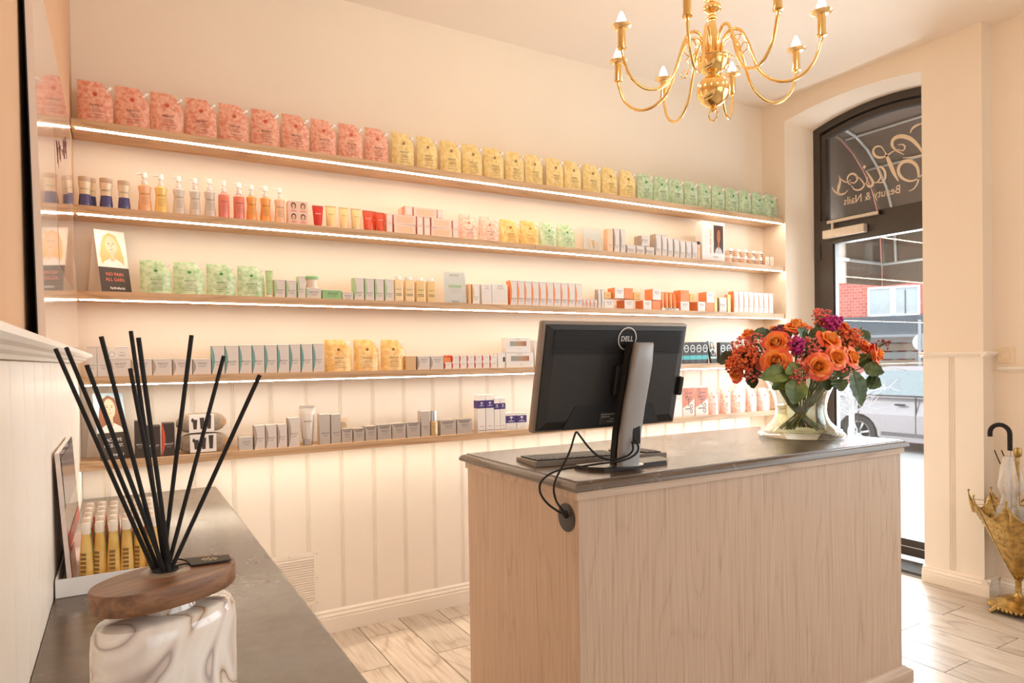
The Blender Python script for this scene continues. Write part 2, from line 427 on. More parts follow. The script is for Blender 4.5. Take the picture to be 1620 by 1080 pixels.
# right wall with the arched doorway
Y1, Y0 = 3.1285, 2.187      # opening on the room side
FX, FY1, FY0 = 4.336, 3.065, 2.10
def arch(y, ya, yb, spring, rise): t = (y - (ya + yb) / 2) / ((yb - ya) / 2); return spring + rise * (1 - t * t)
wr = MB()
wr.box(L, FX + 0.16, Y1 + 0.0, D, -0.1, ZC)
wr.box(L, FX + 0.16, 1.868, Y0, -0.1, ZC)
NS = 24
vs = []; fs = []
for i in range(NS + 1):
    t = i / NS; ya = Y0 + (Y1 - Y0) * t; yb = FY0 + (FY1 - FY0) * t
    za = arch(ya, Y0, Y1, 3.006, 0.045); zb = arch(yb, FY0, FY1, 2.957, 0.072)
    vs += [(L, ya, ZC), (L, ya, za), (FX, yb, zb), (FX + 0.16, yb, zb), (FX + 0.16, ya, ZC)]
for i in range(NS):
    a = i * 5; b = a + 5
    for k in range(4): fs.append((a + k, b + k, b + k + 1, a + k + 1))
wr.add(vs, fs)
for (ya, yb, s) in ((Y1, FY1, 1), (Y0, FY0, 0)):    # splayed reveals
    i = NS if s else 0
    wr.add([(L, ya, -0.1), (FX, yb, -0.1), (FX + 0.16, yb, -0.1), vs[i * 5 + 1], vs[i * 5 + 2], vs[i * 5 + 3], (FX + 0.16, ya, -0.1), (FX + 0.16, ya, 3.0), (L, ya, 3.0)],
           [(0, 1, 4, 3), (1, 2, 5, 4), (2, 6, 7, 5)])
wr = struct(wr.build('wall_right', WALL), 'cream wall around the arched shop door')
pier = MB().box(0, 0.1335, -0.003, 0, 0, 1.225)
for y_, w_ in ((1.868, 0.145), (2.045, 0.142)):
    MB().box(L - 0.004, L, y_, y_ + w_, 0.09, 1.325).build('panel', TRIM, wr)
bd = MB()
for dy in (-0.0085, 0, 0.0085): bd.lathe([(0.0033, 0.09), (0.0033, 1.325)], 8, (L - 0.0015, 2.029 + dy, 0))
bd.build('bead', TRIM, wr, 40)
PRAIL = [(0, 1.318), (0.010, 1.320), (0.016, 1.327), (0.026, 1.331), (0.030, 1.338), (0.030, 1.346), (0, 1.348)]
profile_run('trim_2', PRAIL, (L, 1.84, 0), (L, 2.20, 0), TRIM, 'narrow cream rail across the pier beside the door', (-1, 0, 0))
profile_run('trim_3', PRAIL, (L - 0.028, 1.868, 0), (XR, 1.868, 0), TRIM, 'return of the pier rail towards the light switch', (0, -1, 0))
BBR = [(0, 0), (0.040, 0), (0.040, 0.052), (0.036, 0.055), (0.038, 0.066), (0.028, 0.078), (0.030, 0.084), (0.012, 0.092), (0, 0.092)]
profile_run('baseboard_right', BBR, (L, 1.83, 0), (L, Y0, 0), TRIM, 'moulded white baseboard of the pier beside the door', (-1, 0, 0))
profile_run('trim_4', BBR, (L - 0.038, 1.868, 0), (XR, 1.868, 0), TRIM, 'baseboard return at the side of the pier', (0, -1, 0))
# recess wall right of the pier with the light switch, then a window out of frame
wq = MB()
wq.box(XR, XR + 0.16, 1.30, 1.868, -0.1, ZC); wq.box(XR, XR + 0.16, YB, 1.30, -0.1, 0.62); wq.box(XR, XR + 0.16, YB, 1.30, 2.86, ZC); wq.box(XR, XR + 0.16, YB, -1.9, 0.62, 2.86)
struct(wq.build('wall_recess', WALL), 'cream wall of the recess behind the umbrella stand')
profile_run('trim_5', [(a, z - 0.085) for a, z in PRAIL], (XR, 1.30, 0), (XR, 1.838, 0), TRIM, 'lower cream rail under the light switch', (-1, 0, 0))
profile_run('trim_6', BBR, (XR, 1.30, 0), (XR, 1.828, 0), TRIM, 'baseboard behind the umbrella stand', (-1, 0, 0))
w1 = struct(MB().box(XR + 0.09, XR + 0.10, -1.9, 1.30, 0.62, 2.86).build('window_1', PANE), 'large shop window to the right, outside the view')
fr_ = MB()
for a in ((-1.9, -1.84, 0.62, 2.86), (1.24, 1.30, 0.62, 2.86), (-1.84, 1.24, 0.62, 0.68), (-1.84, 1.24, 2.80, 2.86), (-0.33, -0.27, 0.68, 2.80)): fr_.box(XR + 0.06, XR + 0.12, a[0], a[1], a[2], a[3])
fr_.build('window_frame', DARKFRAME, w1)
# ================================================================ the door
door = bpy.data.objects.new('door_1', None); COL.objects.link(door); struct(door, 'dark framed glazed shop door with arched transom light')
ZD = 0.045
def arch_frame(mb, ya, yb, zlow, spring, rise, w, x0, x1):
    """jambs and arched head of width w"""
    n = 24; vs = []; fs = []
    outer = [(ya, zlow)] + [(ya + (yb - ya) * i / n, arch(ya + (yb - ya) * i / n, ya, yb, spring, rise)) for i in range(n + 1)] + [(yb, zlow)]
    ia, ib = ya + w, yb - w
    inner = [(ia, zlow)] + [(ia + (ib - ia) * i / n, arch(ia + (ib - ia) * i / n, ya, yb, spring, rise) - w * 0.95) for i in range(n + 1)] + [(ib, zlow)]
    m = len(outer)
    for xx in (x0, x1):
        vs += [(xx, a, b) for a, b in outer] + [(xx, a, b) for a, b in inner]
    for i in range(m - 1):
        fs += [(i, i + 1, m + i + 1, m + i), (2 * m + i, 3 * m + i, 3 * m + i + 1, 2 * m + i + 1), (i, 2 * m + i, 2 * m + i + 1, i + 1), (m + i, m + i + 1, 3 * m + i + 1, 3 * m + i)]
    fs += [(0, m, 3 * m, 2 * m), (m - 1, 3 * m - 1, 4 * m - 1, 2 * m - 1)]
    mb.add(vs, fs)
mb = MB(); arch_frame(mb, FY0, FY1, 0.0, 2.955, 0.072, 0.052, FX, FX + 0.09)
mb.build('frame', DARKFRAME, door)
mb = MB(); arch_frame(mb, FY0 + 0.05, FY1 - 0.05, 2.27, 2.900, 0.066, 0.036, FX + 0.012, FX + 0.07)
mb.build('transom_sash', DARKFRAME, door)
MB().box(FX, FX + 0.08, FY0 + 0.05, FY1 - 0.05, 2.165, 2.295).build('transom_bar', DARKFRAME, door)
# leaf
lf = MB(); a0, a1, b0, b1 = FY0 + 0.055, FY1 - 0.055, ZD + 0.005, 2.165
lf.box(FX - 0.008, FX + 0.055, a0, a0 + 0.095, b0, b1); lf.box(FX - 0.008, FX + 0.055, a1 - 0.095, a1, b0, b1)
lf.box(FX - 0.008, FX + 0.055, a0 + 0.095, a1 - 0.095, b0, b0 + 0.105); lf.box(FX - 0.008, FX + 0.055, a0 + 0.095, a1 - 0.095, b1 - 0.045, b1)
for q in ((a0 + 0.095, a0 + 0.107), (a1 - 0.107, a1 - 0.095)): lf.box(FX + 0.004, FX + 0.045, q[0], q[1], b0 + 0.105, b1 - 0.045)
leaf = lf.build('leaf', DARKFRAME, door)
MB().box(FX + 0.02, FX + 0.028, a0 + 0.095, a1 - 0.095, b0 + 0.105, b1 - 0.045).build('pane', PANE, leaf)
MB().box(FX - 0.012, FX - 0.007, a0 + 0.03, a1 - 0.03, b0 + 0.055, b0 + 0.06).build('kick_rail', CHROME, leaf)
for z in (0.35, 1.25, 2.08):
    h = MB(); h.lathe([(0.011, -0.06), (0.011, -0.005), (0.0095, -0.003), (0.0095, 0.003), (0.011, 0.005), (0.011, 0.06)], 12, (FX - 0.012, FY1 - 0.05, z)); h.box(FX - 0.01, FX, FY1 - 0.055, FY1 - 0.02, z - 0.055, z + 0.055)
    h.build('hinge', DARKFRAME, door, 40)
# door closer: body on the leaf head, slide rail above
cb = MB().cham(FX - 0.05, FX - 0.006, 2.66, 2.965, 2.158, 2.216, 0.004); cl = cb.build('door_closer', plain('closer_silver', S(214, 200, 184), 0.4, 0.3), door)
MB().cham(FX - 0.03, FX, 2.57, 2.945, 2.262, 2.284, 0.003).build('slide_rail', MATS['closer_silver'], door)
MB().tube([(FX - 0.03, 2.90, 2.21), (FX - 0.03, 2.90, 2.266)], 0.009, 10).build('spindle', MATS['closer_silver'], cl)
MB().box(FX - 0.031, FX + 0.001, 2.565, 2.572, 2.259, 2.287).build('end_cap', MATTEBLACK, door)
# transom glass
vs = []; n = 16; ia, ib = FY0 + 0.08, FY1 - 0.08
tg = MB()
top = [(ia + (ib - ia) * i / n, arch(ia + (ib - ia) * i / n, FY0 + 0.05, FY1 - 0.05, 2.900, 0.066) - 0.028) for i in range(n + 1)]
tg.prism([(ia, 2.28), (ib, 2.28)] + top[::-1], FX + 0.03, FX + 0.038, 'x')
SMOKE = clear_glass('smoked_glass', (0.90, 0.885, 0.87, 1))
tpane = tg.build('pane', SMOKE, door)
# lettering on the transom: reads from the street, mirrored from inside
DECAL = plain('cream_vinyl', S(226, 206, 182), 0.6, var=0.02)
def catmull(pts, k=8):
    out = []; p = [pts[0]] + list(pts) + [pts[-1]]
    for i in range(1, len(p) - 2):
        for j in range(k):
            t = j / k; a, b, c, d = [Vector(q) for q in p[i - 1:i + 3]]
            out.append(0.5 * ((2 * b) + (c - a) * t + (2 * a - 5 * b + 4 * c - d) * t * t + (3 * b - a - 3 * c + d) * t ** 3))
    out.append(Vector(p[-2])); return out
GXP = FX + 0.0265
def ribbon(mb, pts, w0, w1):
    """calligraphic stroke: broad in the middle; pts (y, z) on the pane"""
    c = catmull(pts); n = len(c); vs = []
    for i, p in enumerate(c):
        t = (c[min(i + 1, n - 1)] - c[max(i - 1, 0)]).normalized(); s = Vector((-t.y, t.x))
        w = w0 + (w1 - w0) * math.sin(PI * i / (n - 1)) ** 1.3
        vs += [(GXP, p.x + s.x * w, p.y + s.y * w), (GXP, p.x - s.x * w, p.y - s.y * w)]
    mb.add(vs, [(2 * i, 2 * i + 1, 2 * i + 3, 2 * i + 2) for i in range(n - 1)])
SC = 190 / 821
def gp(l): return [(lambda q: (q.y, q.z))(on_x(1280 + a * SC, 140 + b * SC, GXP)) for a, b in l]
mb = MB()
for pts, w in ((((157, 675), (172, 700), (205, 722), (240, 718), (266, 694)), 0.007), (((201, 588), (212, 630), (204, 668), (198, 700), (212, 722)), 0.011), (((201, 588), (222, 622), (256, 640), (286, 622)), 0.004),
               (((286, 660), (264, 640), (264, 606), (290, 582), (320, 592), (328, 622), (308, 645), (280, 640)), 0.007), (((320, 592), (356, 624), (376, 660), (350, 690), (312, 690), (290, 664)), 0.006), (((376, 660), (392, 640), (400, 606)), 0.004),
               (((388, 560), (412, 596), (436, 640), (428, 664), (404, 668), (388, 640)), 0.009), (((436, 640), (466, 640), (488, 604), (476, 560), (470, 545)), 0.006), (((470, 545), (486, 534), (514, 560), (520, 610), (498, 640), (470, 642)), 0.008),
               (((612, 634), (586, 590), (560, 530), (534, 468), (518, 432)), 0.013), (((518, 432), (492, 398), (458, 398), (438, 424), (450, 458), (486, 472), (530, 458), (570, 432), (604, 416)), 0.008), (((604, 416), (640, 424), (656, 400), (638, 382), (606, 386)), 0.005),
               (((690, 306), (706, 274), (740, 250), (786, 236)), 0.008), (((650, 452), (600, 426), (568, 388), (578, 346), (626, 326), (690, 342), (742, 388), (776, 440), (786, 476)), 0.013), (((640, 474), (700, 470), (752, 458), (786, 446)), 0.005),
               (((788, 560), (756, 606), (700, 632), (646, 618), (614, 580), (614, 536), (644, 502), (694, 498), (734, 528), (748, 580), (742, 640), (716, 684), (682, 700)), 0.011)):
    ribbon(mb, gp(pts), 0.0022, w)
c = gp([(378, 536)])[0]; mb.add([(GXP, c[0] + 0.011 * math.cos(a * PI / 6), c[1] + 0.011 * math.sin(a * PI / 6)) for a in range(12)], [list(range(12))])
mb.build('script_lettering', DECAL, tpane)
pa = gp([(238, 780)])[0]; pb_ = gp([(622, 694)])[0]
letter(tpane, 'Beauty & Nails', DECAL, abs(pa[0] - pb_[0]), (GXP, (pa[0] + pb_[0]) / 2, (pa[1] + pb_[1]) / 2), (0, 0, PI / 2), hs=1.15)
# threshold and mat
struct(MB().box(L - 0.02, FX + 0.2, FY0 - 0.03, FY1 + 0.04, -0.02, 0.008).build('threshold', plain('grey_threshold', S(150, 148, 146), 0.5)), 'grey threshold under the shop door')
mt = MB().cham(L - 0.005, FX - 0.02, FY0 + 0.01, FY1 - 0.01, 0.0085, 0.024, 0.003).build('door_mat', plain('charcoal_mat', S(84, 82, 80), 0.95, var=0.5, scale=260, bump=1.0)); tag(mt, 'charcoal fibre door mat in front of the glazed door', 'door mat')

# ================================================================ outside
GROUNDM = plain('pale_paving', S(206, 204, 202), 0.85, var=0.08, scale=2)
mb = MB(); mb.add([(FX + 0.16, -25, -0.02), (9.0, -25, -0.26), (9.0, 40, -0.26), (FX + 0.16, 40, -0.02), (60, -25, -0.30), (60, 40, -0.30)], [(0, 1, 2, 3), (1, 4, 5, 2)])
struct(mb.build('ground', GROUNDM), 'pale pavement and street outside the door')
# rounded door canopy over the entrance
AWN = plain('taupe_awning_fabric', S(128, 114, 104), 0.85, var=0.05)
BAR = plain('white_tube', S(225, 232, 236), 0.35, 0.2)
can = thing('door_canopy', 'taupe fabric entrance canopy with white curved tubes seen through the glass', 'canopy', (4.52, 2.3, 1.88))
CP = [(5.2, 2.05), (5.185, 2.26), (5.15, 2.46), (5.08, 2.62), (4.97, 2.755), (4.84, 2.87), (4.70, 2.945), (4.56, 2.975), (4.51, 2.98)]
def cl_(x, y, z): return (x - 4.52, y - 2.3, z - 1.88)
ye, yw = 3.08, 1.5
fab = MB()
fab.grid(lambda u, v: (lambda p: cl_(p[0] + 0.012, ye + (yw - ye) * u, p[1] + 0.012))(CP[min(int(round(v * 8)), 8)]), 1, 8)
fab.add([cl_(a, ye + 0.006, b) for a, b in CP] + [cl_(4.51, ye + 0.006, 2.05)], [list(range(len(CP) + 1))])
fab.add([cl_(a, yw - 0.006, b) for a, b in CP] + [cl_(4.51, yw - 0.006, 2.05)], [list(range(len(CP) + 1))])
fab.build('fabric', AWN, can)
val = MB(); val.box(5.205 - 4.52, 5.212 - 4.52, yw - 2.3, ye - 2.3, 0, 0.17); val.box(4.52 - 4.52, 5.2 - 4.52, ye - 2.3 + 0.002, ye - 2.3 + 0.008, 0, 0.17)
val.build('valance', AWN, can)
for yy in (2.97, 2.25, ye - 0.012):
    MB().tube([cl_(a, yy, b) for a, b in CP], 0.011, 8).build('rib_tube', BAR if yy != ye - 0.012 else plain('brown_tube', S(150, 132, 116), 0.5), can)
MB().tube([cl_(5.2, yw, 2.05), cl_(5.2, ye - 0.01, 2.05), cl_(4.53, ye - 0.01, 2.06)], 0.012, 8).build('front_bar', BAR, can)
for q in (CP[4], CP[6]): MB().tube([cl_(q[0], yw, q[1]), cl_(q[0], ye - 0.03, q[1])], 0.009, 8).build('cross_bar', BAR, can)
# house across the street, turned to face the viewer
hc = on_x(1415, 470, 15.5); ang = math.atan2(hc.y, hc.x)
hs = thing('brick_house', 'pink brick house with white window across the street', 'building', (hc.x, hc.y, -0.30), ang - PI / 2 + 0.04)
BRICK = bpy.data.materials.new('pink_brick'); BRICK.use_nodes = True
nt = BRICK.node_tree; p = nt.nodes['Principled BSDF']; p.inputs['Roughness'].default_value = 0.9
tc = N(nt, 'ShaderNodeTexCoord'); mp = N(nt, 'ShaderNodeMapping'); mp.inputs['Rotation'].default_value = (PI / 2, 0, 0); nt.links.new(tc.outputs['Object'], mp.inputs['Vector'])
br = N(nt, 'ShaderNodeTexBrick'); br.inputs['Color1'].default_value = S(206, 110, 98); br.inputs['Color2'].default_value = S(220, 128, 114); br.inputs['Mortar'].default_value = S(226, 176, 164)
br.inputs['Scale'].default_value = 4.0; br.inputs['Mortar Size'].default_value = 0.018; br.inputs['Row Height'].default_value = 0.28
nt.links.new(mp.outputs[0], br.inputs['Vector']); nt.links.new(br.outputs['Color'], p.inputs['Base Color'])
def hp(px, py):
    """point on the house front, in its own x (right) and z (up)"""
    d = ray(px, py); n = Vector((math.sin(-(ang - PI / 2 + 0.04)), -math.cos(ang - PI / 2 + 0.04), 0))
    w = Matrix.Rotation(-(ang - PI / 2 + 0.04), 3, 'Z'); o = w @ (EYE_P - Vector((hc.x, hc.y, -0.30))); dd = w @ d
    q = o + dd * (-o.y / dd.y); return q.x, q.z
x0, zt_ = hp(1372, 455); x1, zb_ = hp(1456, 502)
MB().box(-9, 9, 0.02, 6, 0, 7.5).build('wall', BRICK, hs)
win = MB(); t = 0.10
win.box(x0, x1, -0.05, 0.05, zb_, zb_ + t); win.box(x0, x1, -0.05, 0.05, zt_ - t * 0.5, zt_); win.box(x0, x0 + 0.05, -0.05, 0.05, zb_, zt_); win.box(x1 - 0.06, x1, -0.05, 0.05, zb_, zt_)
xm = x0 + (x1 - x0) * 0.49; win.box(xm - 0.06, xm + 0.06, -0.05, 0.05, zb_, zt_)
wf_ = win.build('window', plain('white_window_frame', S(246, 248, 250), 0.4), hs)
MB().box(x0 + 0.05, xm - 0.06, -0.01, 0.0, zb_ + t, zt_ - t * 0.5).build('pane', plain('pale_reflecting_glass', S(196, 206, 210), 0.15, 0.2), wf_)
MB().box(xm + 0.06, x1 - 0.06, -0.01, 0.0, zb_ + t, zt_ - t * 0.5).build('pane', MATS['pale_reflecting_glass'], wf_)
xa = xm + 0.06 + (x1 - xm - 0.12) * 0.45
MB().box(xa - 0.015, xa + 0.015, -0.02, -0.011, zb_ + t, zt_ - 0.1).build('mullion', plain('grey_bar', S(120, 126, 130), 0.5), wf_)
xl_, zr = hp(1330, 504); xr_, ze = hp(1470, 529)
rf = MB(); rf.add([(xl_ - 3, 0.02, zr), (xr_ + 2, 0.02, zr), (xr_ + 2, -1.0, ze), (xl_ - 3, -1.0, ze), (xl_ - 3, 0.02, zr - 0.06), (xr_ + 2, 0.02, zr - 0.06), (xr_ + 2, -1.0, ze - 0.06), (xl_ - 3, -1.0, ze - 0.06)], [(0, 1, 2, 3), (4, 5, 6, 7), (3, 2, 6, 7), (0, 1, 5, 4), (0, 3, 7, 4), (1, 2, 6, 5)])
lean = rf.build('lean_to_roof', plain('grey_slate', S(150, 156, 162), 0.7), hs)
sl = MB(); nr = 11
for i in range(nr):
    f0 = i / nr; y_ = 0.02 - 1.02 * f0; z_ = zr + (ze - zr) * f0
    sl.box(xl_ - 3, xr_ + 2, y_ - 0.10, y_ - 0.085, z_ - 0.03, z_ + 0.016)
sl.build('roof_ridges', plain('dark_slate', S(104, 112, 120), 0.7), lean)
# timber gate below the lean-to
gx0, gz1 = hp(1384, 531); gx1, gz0 = hp(1447, 614)
TIM = [plain('weathered_timber', S(176, 158, 140), 0.85, var=0.15, scale=6), plain('brown_timber', S(140, 124, 104), 0.85, var=0.15, scale=6), plain('grey_timber', S(170, 168, 164), 0.85, var=0.1, scale=6)]
ft = thing('timber_fence', 'weathered horizontal board fence under the lean-to across the street', 'fence', (hc.x, hc.y, -0.30), ang - PI / 2 + 0.04)
nb = 11; bh = gz1 / nb
for i in range(nb): MB().box(gx0 - 0.1 if i > 6 else gx0, gx1 + (0.35 if i > 6 else 0), -0.10 + 0.01 * (i % 2), -0.06, 0.02 + i * bh, 0.02 + (i + 0.84) * bh).build('board', TIM[1 if i < 6 else (0 if i % 2 else 2)], ft)
for xx in (gx0 + 0.1, (gx0 + gx1) / 2, gx1 - 0.1): MB().box(xx - 0.05, xx + 0.05, -0.055, -0.02, 0, gz1).build('post', TIM[2], ft)
# road sign seen from behind
sg = on_x(1455, 545, 13.3)
rs = thing('road_sign', 'back of a round white road sign on its grey post', 'sign', (sg.x, sg.y, -0.30))
MB().tube([(0, 0, 0), (0, 0, 2.3)], 0.03, 10).build('post', plain('galvanised', S(176, 180, 184), 0.4, 0.6), rs, 40)
zc = sg.z + 0.30
d_ = MB(); d_.lathe([(0.0, -0.01), (0.16, -0.01), (0.16, 0.01), (0.0, 0.01)], 28)
dd = d_.build('disc', plain('pale_sign_back', S(226, 230, 232), 0.4), rs, 40, (0.05, 0, zc + 0.05), (0, PI / 2, 0))
MB().box(0.03, 0.05, -0.11, 0.11, zc - 0.30, zc - 0.16).build('plate', plain('grey_plate', S(130, 136, 140), 0.5), rs)
# parked car, side on
cx_ = 10.9
pw = on_x(1356, 668, cx_)
CAR = plain('mauve_silver_paint', S(180, 172, 174), 0.3, 0.5, coat=0.8)
CARG = plain('car_window', S(150, 164, 168), 0.06, 0.0, coat=0.6)
car = thing('parked_car', 'silver hatchback parked at the kerb outside the door', 'car', (cx_, pw.y, -0.30))
BP = [(0.62, 0.34), (0.66, 0.60), (0.58, 0.80), (0.40, 0.90), (0.12, 1.24), (-0.05, 1.38), (-0.45, 1.44), (-1.25, 1.44), (-1.70, 1.34), (-2.30, 1.00), (-3.05, 0.88), (-3.30, 0.66), (-3.32, 0.40), (-3.05, 0.22), (-2.95, 0.22)]
def wheel_arch(c): return [(c - 0.36 * math.cos(a), 0.28 + 0.36 * math.sin(a)) for a in [PI * i / 10 for i in range(11)]]
prof = BP + wheel_arch(-2.55)[0:11] + [(-2.1, 0.22), (-0.45, 0.22)] + wheel_arch(0.0) + [(0.42, 0.24)]
bm = bmesh.new()
ringsx = [(0.06, 0.94), (0.0, 1.0), (0.0, 1.0)]
def car_x(z): return 0.0 if z < 0.92 else (z - 0.92) * 0.42
n = len(prof); body = MB()
vs = [(car_x(z) + 0.0, y, z) for y, z in prof] + [(1.72 - car_x(z), y, z) for y, z in prof]
body.add(vs, [list(range(n)), list(range(2 * n - 1, n - 1, -1))] + [(i, i + n, (i + 1) % n + n, (i + 1) % n) for i in range(n)])
cb_ = body.build('body', CAR, car)
gl = [(0.20, 0.97), (-0.02, 1.22), (-0.14, 1.33), (-0.48, 1.37), (-1.22, 1.37), (-1.60, 1.29), (-2.06, 0.97)]
g = MB(); g.add([(car_x(z) - 0.008, y, z) for y, z in gl], [list(range(len(gl)))]); g.build('side_window', CARG, cb_)
g = MB()
for ya in (-0.98, -0.02): g.box(-0.004, 0.02, ya - 0.006, ya + 0.006, 0.30, 0.94)
g.box(-0.006, 0.02, -2.0, 0.3, 0.905, 0.92); g.build('door_seams', plain('dark_seam', S(70, 66, 66), 0.6), cb_)
for ya in (-0.72, -1.75): MB().cham(-0.03, 0.0, ya - 0.10, ya + 0.06, 0.80, 0.83, 0.006).build('door_handle', plain('dark_handle', S(60, 58, 58), 0.4), cb_)
MB().box(-0.012, 0.02, -2.1, -0.42, 0.30, 0.36).build('sill_trim', plain('sill_grey', S(112, 106, 106), 0.6), cb_)
for yc in (0.0, -2.55):
    w_ = MB(); w_.lathe([(0.20, 0.02), (0.29, 0.0), (0.31, 0.03), (0.31, 0.16), (0.29, 0.19), (0.05, 0.19)], 28); wh = w_.build('tyre', plain('tyre_rubber', S(52, 50, 50), 0.8), car, 40, (0.03, yc, 0.30), (0, PI / 2, 0))
    r_ = MB(); r_.lathe([(0.0, 0.0), (0.05, -0.004), (0.06, 0.02), (0.18, 0.02), (0.205, 0.0), (0.205, 0.03), (0, 0.03)], 28)
    for k in range(7):
        a = 2 * PI * k / 7; r_.add([(0.05 * math.cos(a - 0.3), 0.05 * math.sin(a - 0.3), -0.002), (0.19 * math.cos(a - 0.1), 0.19 * math.sin(a - 0.1), 0.004), (0.19 * math.cos(a + 0.1), 0.19 * math.sin(a + 0.1), 0.004), (0.05 * math.cos(a + 0.3), 0.05 * math.sin(a + 0.3), -0.002)], [(0, 1, 2, 3)])
    r_.build('rim', plain('alloy', S(206, 206, 208), 0.35, 0.6), wh)
# bare white twig tree in front of the shop
tp = on_x(1348, 700, 6.4)
tr = thing('twig_tree', 'white-painted bare twig tree outside the door, behind the vase', 'tree', (tp.x, tp.y, -0.11))
BIRCH = plain('white_bark', S(216, 216, 218), 0.8, var=0.12, scale=20)
top = tp.z + 0.11 + (700 - 625) / F * 6.6
MB().tube([(0, 0, 0), (0.01, 0.01, top * 0.5), (0, 0, top)], lambda t: 0.035 - 0.010 * t, 10).build('trunk', BIRCH, tr, 40)
rnd = random.Random(4)
for k in range(22):
    a = rnd.uniform(0, 2 * PI); z0 = top * rnd.uniform(0.8, 1.0); ln = rnd.uniform(0.22, 0.42); el = rnd.uniform(0.2, 1.2)
    p0 = Vector((0, 0, z0)); dr = Vector((math.cos(a) * math.cos(el), math.sin(a) * math.cos(el), math.sin(el)))
    p1 = p0 + dr * ln * 0.5 + Vector((0, 0, 0.03)); p2 = p0 + dr * ln
    bmb = MB(); bmb.tube([p0, p1, p2], lambda t: 0.008 - 0.006 * t, 5)
    for q in range(4):
        b = rnd.uniform(0, 2 * PI); s_ = p0.lerp(p2, rnd.uniform(0.4, 1)); bmb.tube([s_, s_ + Vector((math.cos(b), math.sin(b), rnd.uniform(-0.5, 1))) * 0.10], 0.003, 4)
    bmb.build('branch', BIRCH, tr)
# ================================================================ wall shelves
SH = [2.3185, 1.979, 1.640, 1.298, 0.956]; STH = 0.033; SY = 3.139
LBL = ['topmost oak wall shelf with LED strip holding refill pouches in coral, yellow, green', 'second oak wall shelf from the top with LED strip, pump bottles at left',
       'third oak wall shelf from the top with LED strip, orange cartons at right', 'fourth oak wall shelf from the top with a thin LED line', 'lowest oak wall shelf holding small silver cartons, lit from beneath']
XJ = on_y(845, 290, SY).x
for i, z in enumerate(SH):
    t = thing('wall_shelf', LBL[i], 'shelf', (XL + 0.01, D, z), 0, 'oak wall shelves')
    o = XL + 0.01
    for (a, b) in ((XL + 0.003, XJ - 0.0006), (XJ + 0.0006, L - 0.002)):
        MB().cham(a - o, b - o, SY - D, -0.001 if i < 3 else -0.009, -STH, 0, 0.0012).build('board', OAK, t)
    ya = SY - D + (0.004 if i < 4 else 0.055)
    s_ = MB(); s_.box(XL + 0.02 - o, L - 0.02 - o, ya, ya + 0.011, -STH - 0.0045, -STH - 0.0005); s_.build('led_strip', STRIP, t)
    MB().box(XL + 0.015 - o, L - 0.015 - o, ya + 0.0115, ya + 0.014, -STH - 0.005, -STH).build('led_channel', CHROME, t)
# ================================================================ reception desk
DX0, DX1, DY0, DY1 = 1.125, 2.752, 1.560, 2.268
desk = thing('reception_desk', 'reception desk of pale larch with a dark stone top', 'desk', (DX0, DY0, 0))
w_, d_ = DX1 - DX0, DY1 - DY0
MB().box(0.0, 0.018, 0.018, d_, 0.0, 0.935).build('side_panel', ASH, desk)
MB().box(w_ - 0.018, w_, 0.018, d_, 0.0, 0.935).build('side_panel', ASH, desk)
fp = MB().cham(0, w_, 0, 0.018, 0, 0.935, 0.0015).build('front_panel', ASH, desk)
MB().box(0.02, w_ - 0.02, d_ - 0.30, d_ - 0.28, 0.1, 0.9).build('modesty_panel', ASH, desk)
MB().box(0.02, w_ - 0.02, 0.03, d_ - 0.05, 0.62, 0.64).build('inner_shelf', ASH, desk)
tr_ = MB(); tr_.box(-0.010, w_ + 0.010, -0.010, 0.014, 0.935, 0.960); tr_.box(-0.010, 0.014, 0.014, d_, 0.935, 0.960); tr_.box(w_ - 0.014, w_ + 0.010, 0.014, d_, 0.935, 0.960)
ASHX = wood('pale_larch_trim', S(208, 184, 162), S(194, 168, 146), S(170, 144, 122), 'X', 26, 0.55, 0.9, knots=False)
tr_.build('top_trim', ASHX, desk)
pl = [(0, 0), (0.030, 0), (0.030, 0.044), (0.026, 0.047), (0.022, 0.050), (0.012, 0.055), (0.008, 0.060), (0, 0.062)]
mb = MB(); mb.loft([[(-a, -a, z) for a, z in pl], [(w_ + a, -a, z) for a, z in pl]]); mb.loft([[(w_ + a, -a, z) for a, z in pl], [(w_ + a, d_, z) for a, z in pl]]); mb.loft([[(-a, d_, z) for a, z in pl], [(-a, -a, z) for a, z in pl]])
mb.build('plinth', ASHX, desk)
# stone top with an ogee edge
SP = [(-0.012, 0.960), (0.020, 0.960), (0.025, 0.964), (0.024, 0.972), (0.018, 0.980), (0.010, 0.984), (0.003, 0.985), (0.002, 0.988), (-0.012, 0.988)]
mb = MB()
def ringp(a, z): return [(-a, -a, z), (w_ + a, -a, z), (w_ + a, d_ + a, z), (-a, d_ + a, z)]
mb.loft([ringp(a, z) for a, z in SP[1:-1]])
topo = mb.build('stone_top', STONE, desk)
# cable grommet on the left side panel
gr = on_x(897, 818, DX0) - Vector((DX0, DY0, 0))
g = MB(); g.lathe([(0.0, 0.0), (0.040, 0.0), (0.042, 0.003), (0.036, 0.005), (0.0, 0.005)], 32); grm = g.build('cable_grommet', plain('brown_plastic', S(58, 48, 42), 0.45), desk, 40, (-0.0005, gr.y, gr.z), (0, -PI / 2, 0))
MB().box(0.0, 0.022, -0.010, 0.012, 0.0045, 0.0065).build('cable_slot', MATTEBLACK, grm)

# ================================================================ monitor, seen from behind
ZT = 0.988
mc = Vector((1.360, 1.680)); tilt = 0.216
mon = thing('computer_monitor', 'black monitor seen from behind on a silver stand on the desk', 'monitor', (1.372, 1.66, ZT))
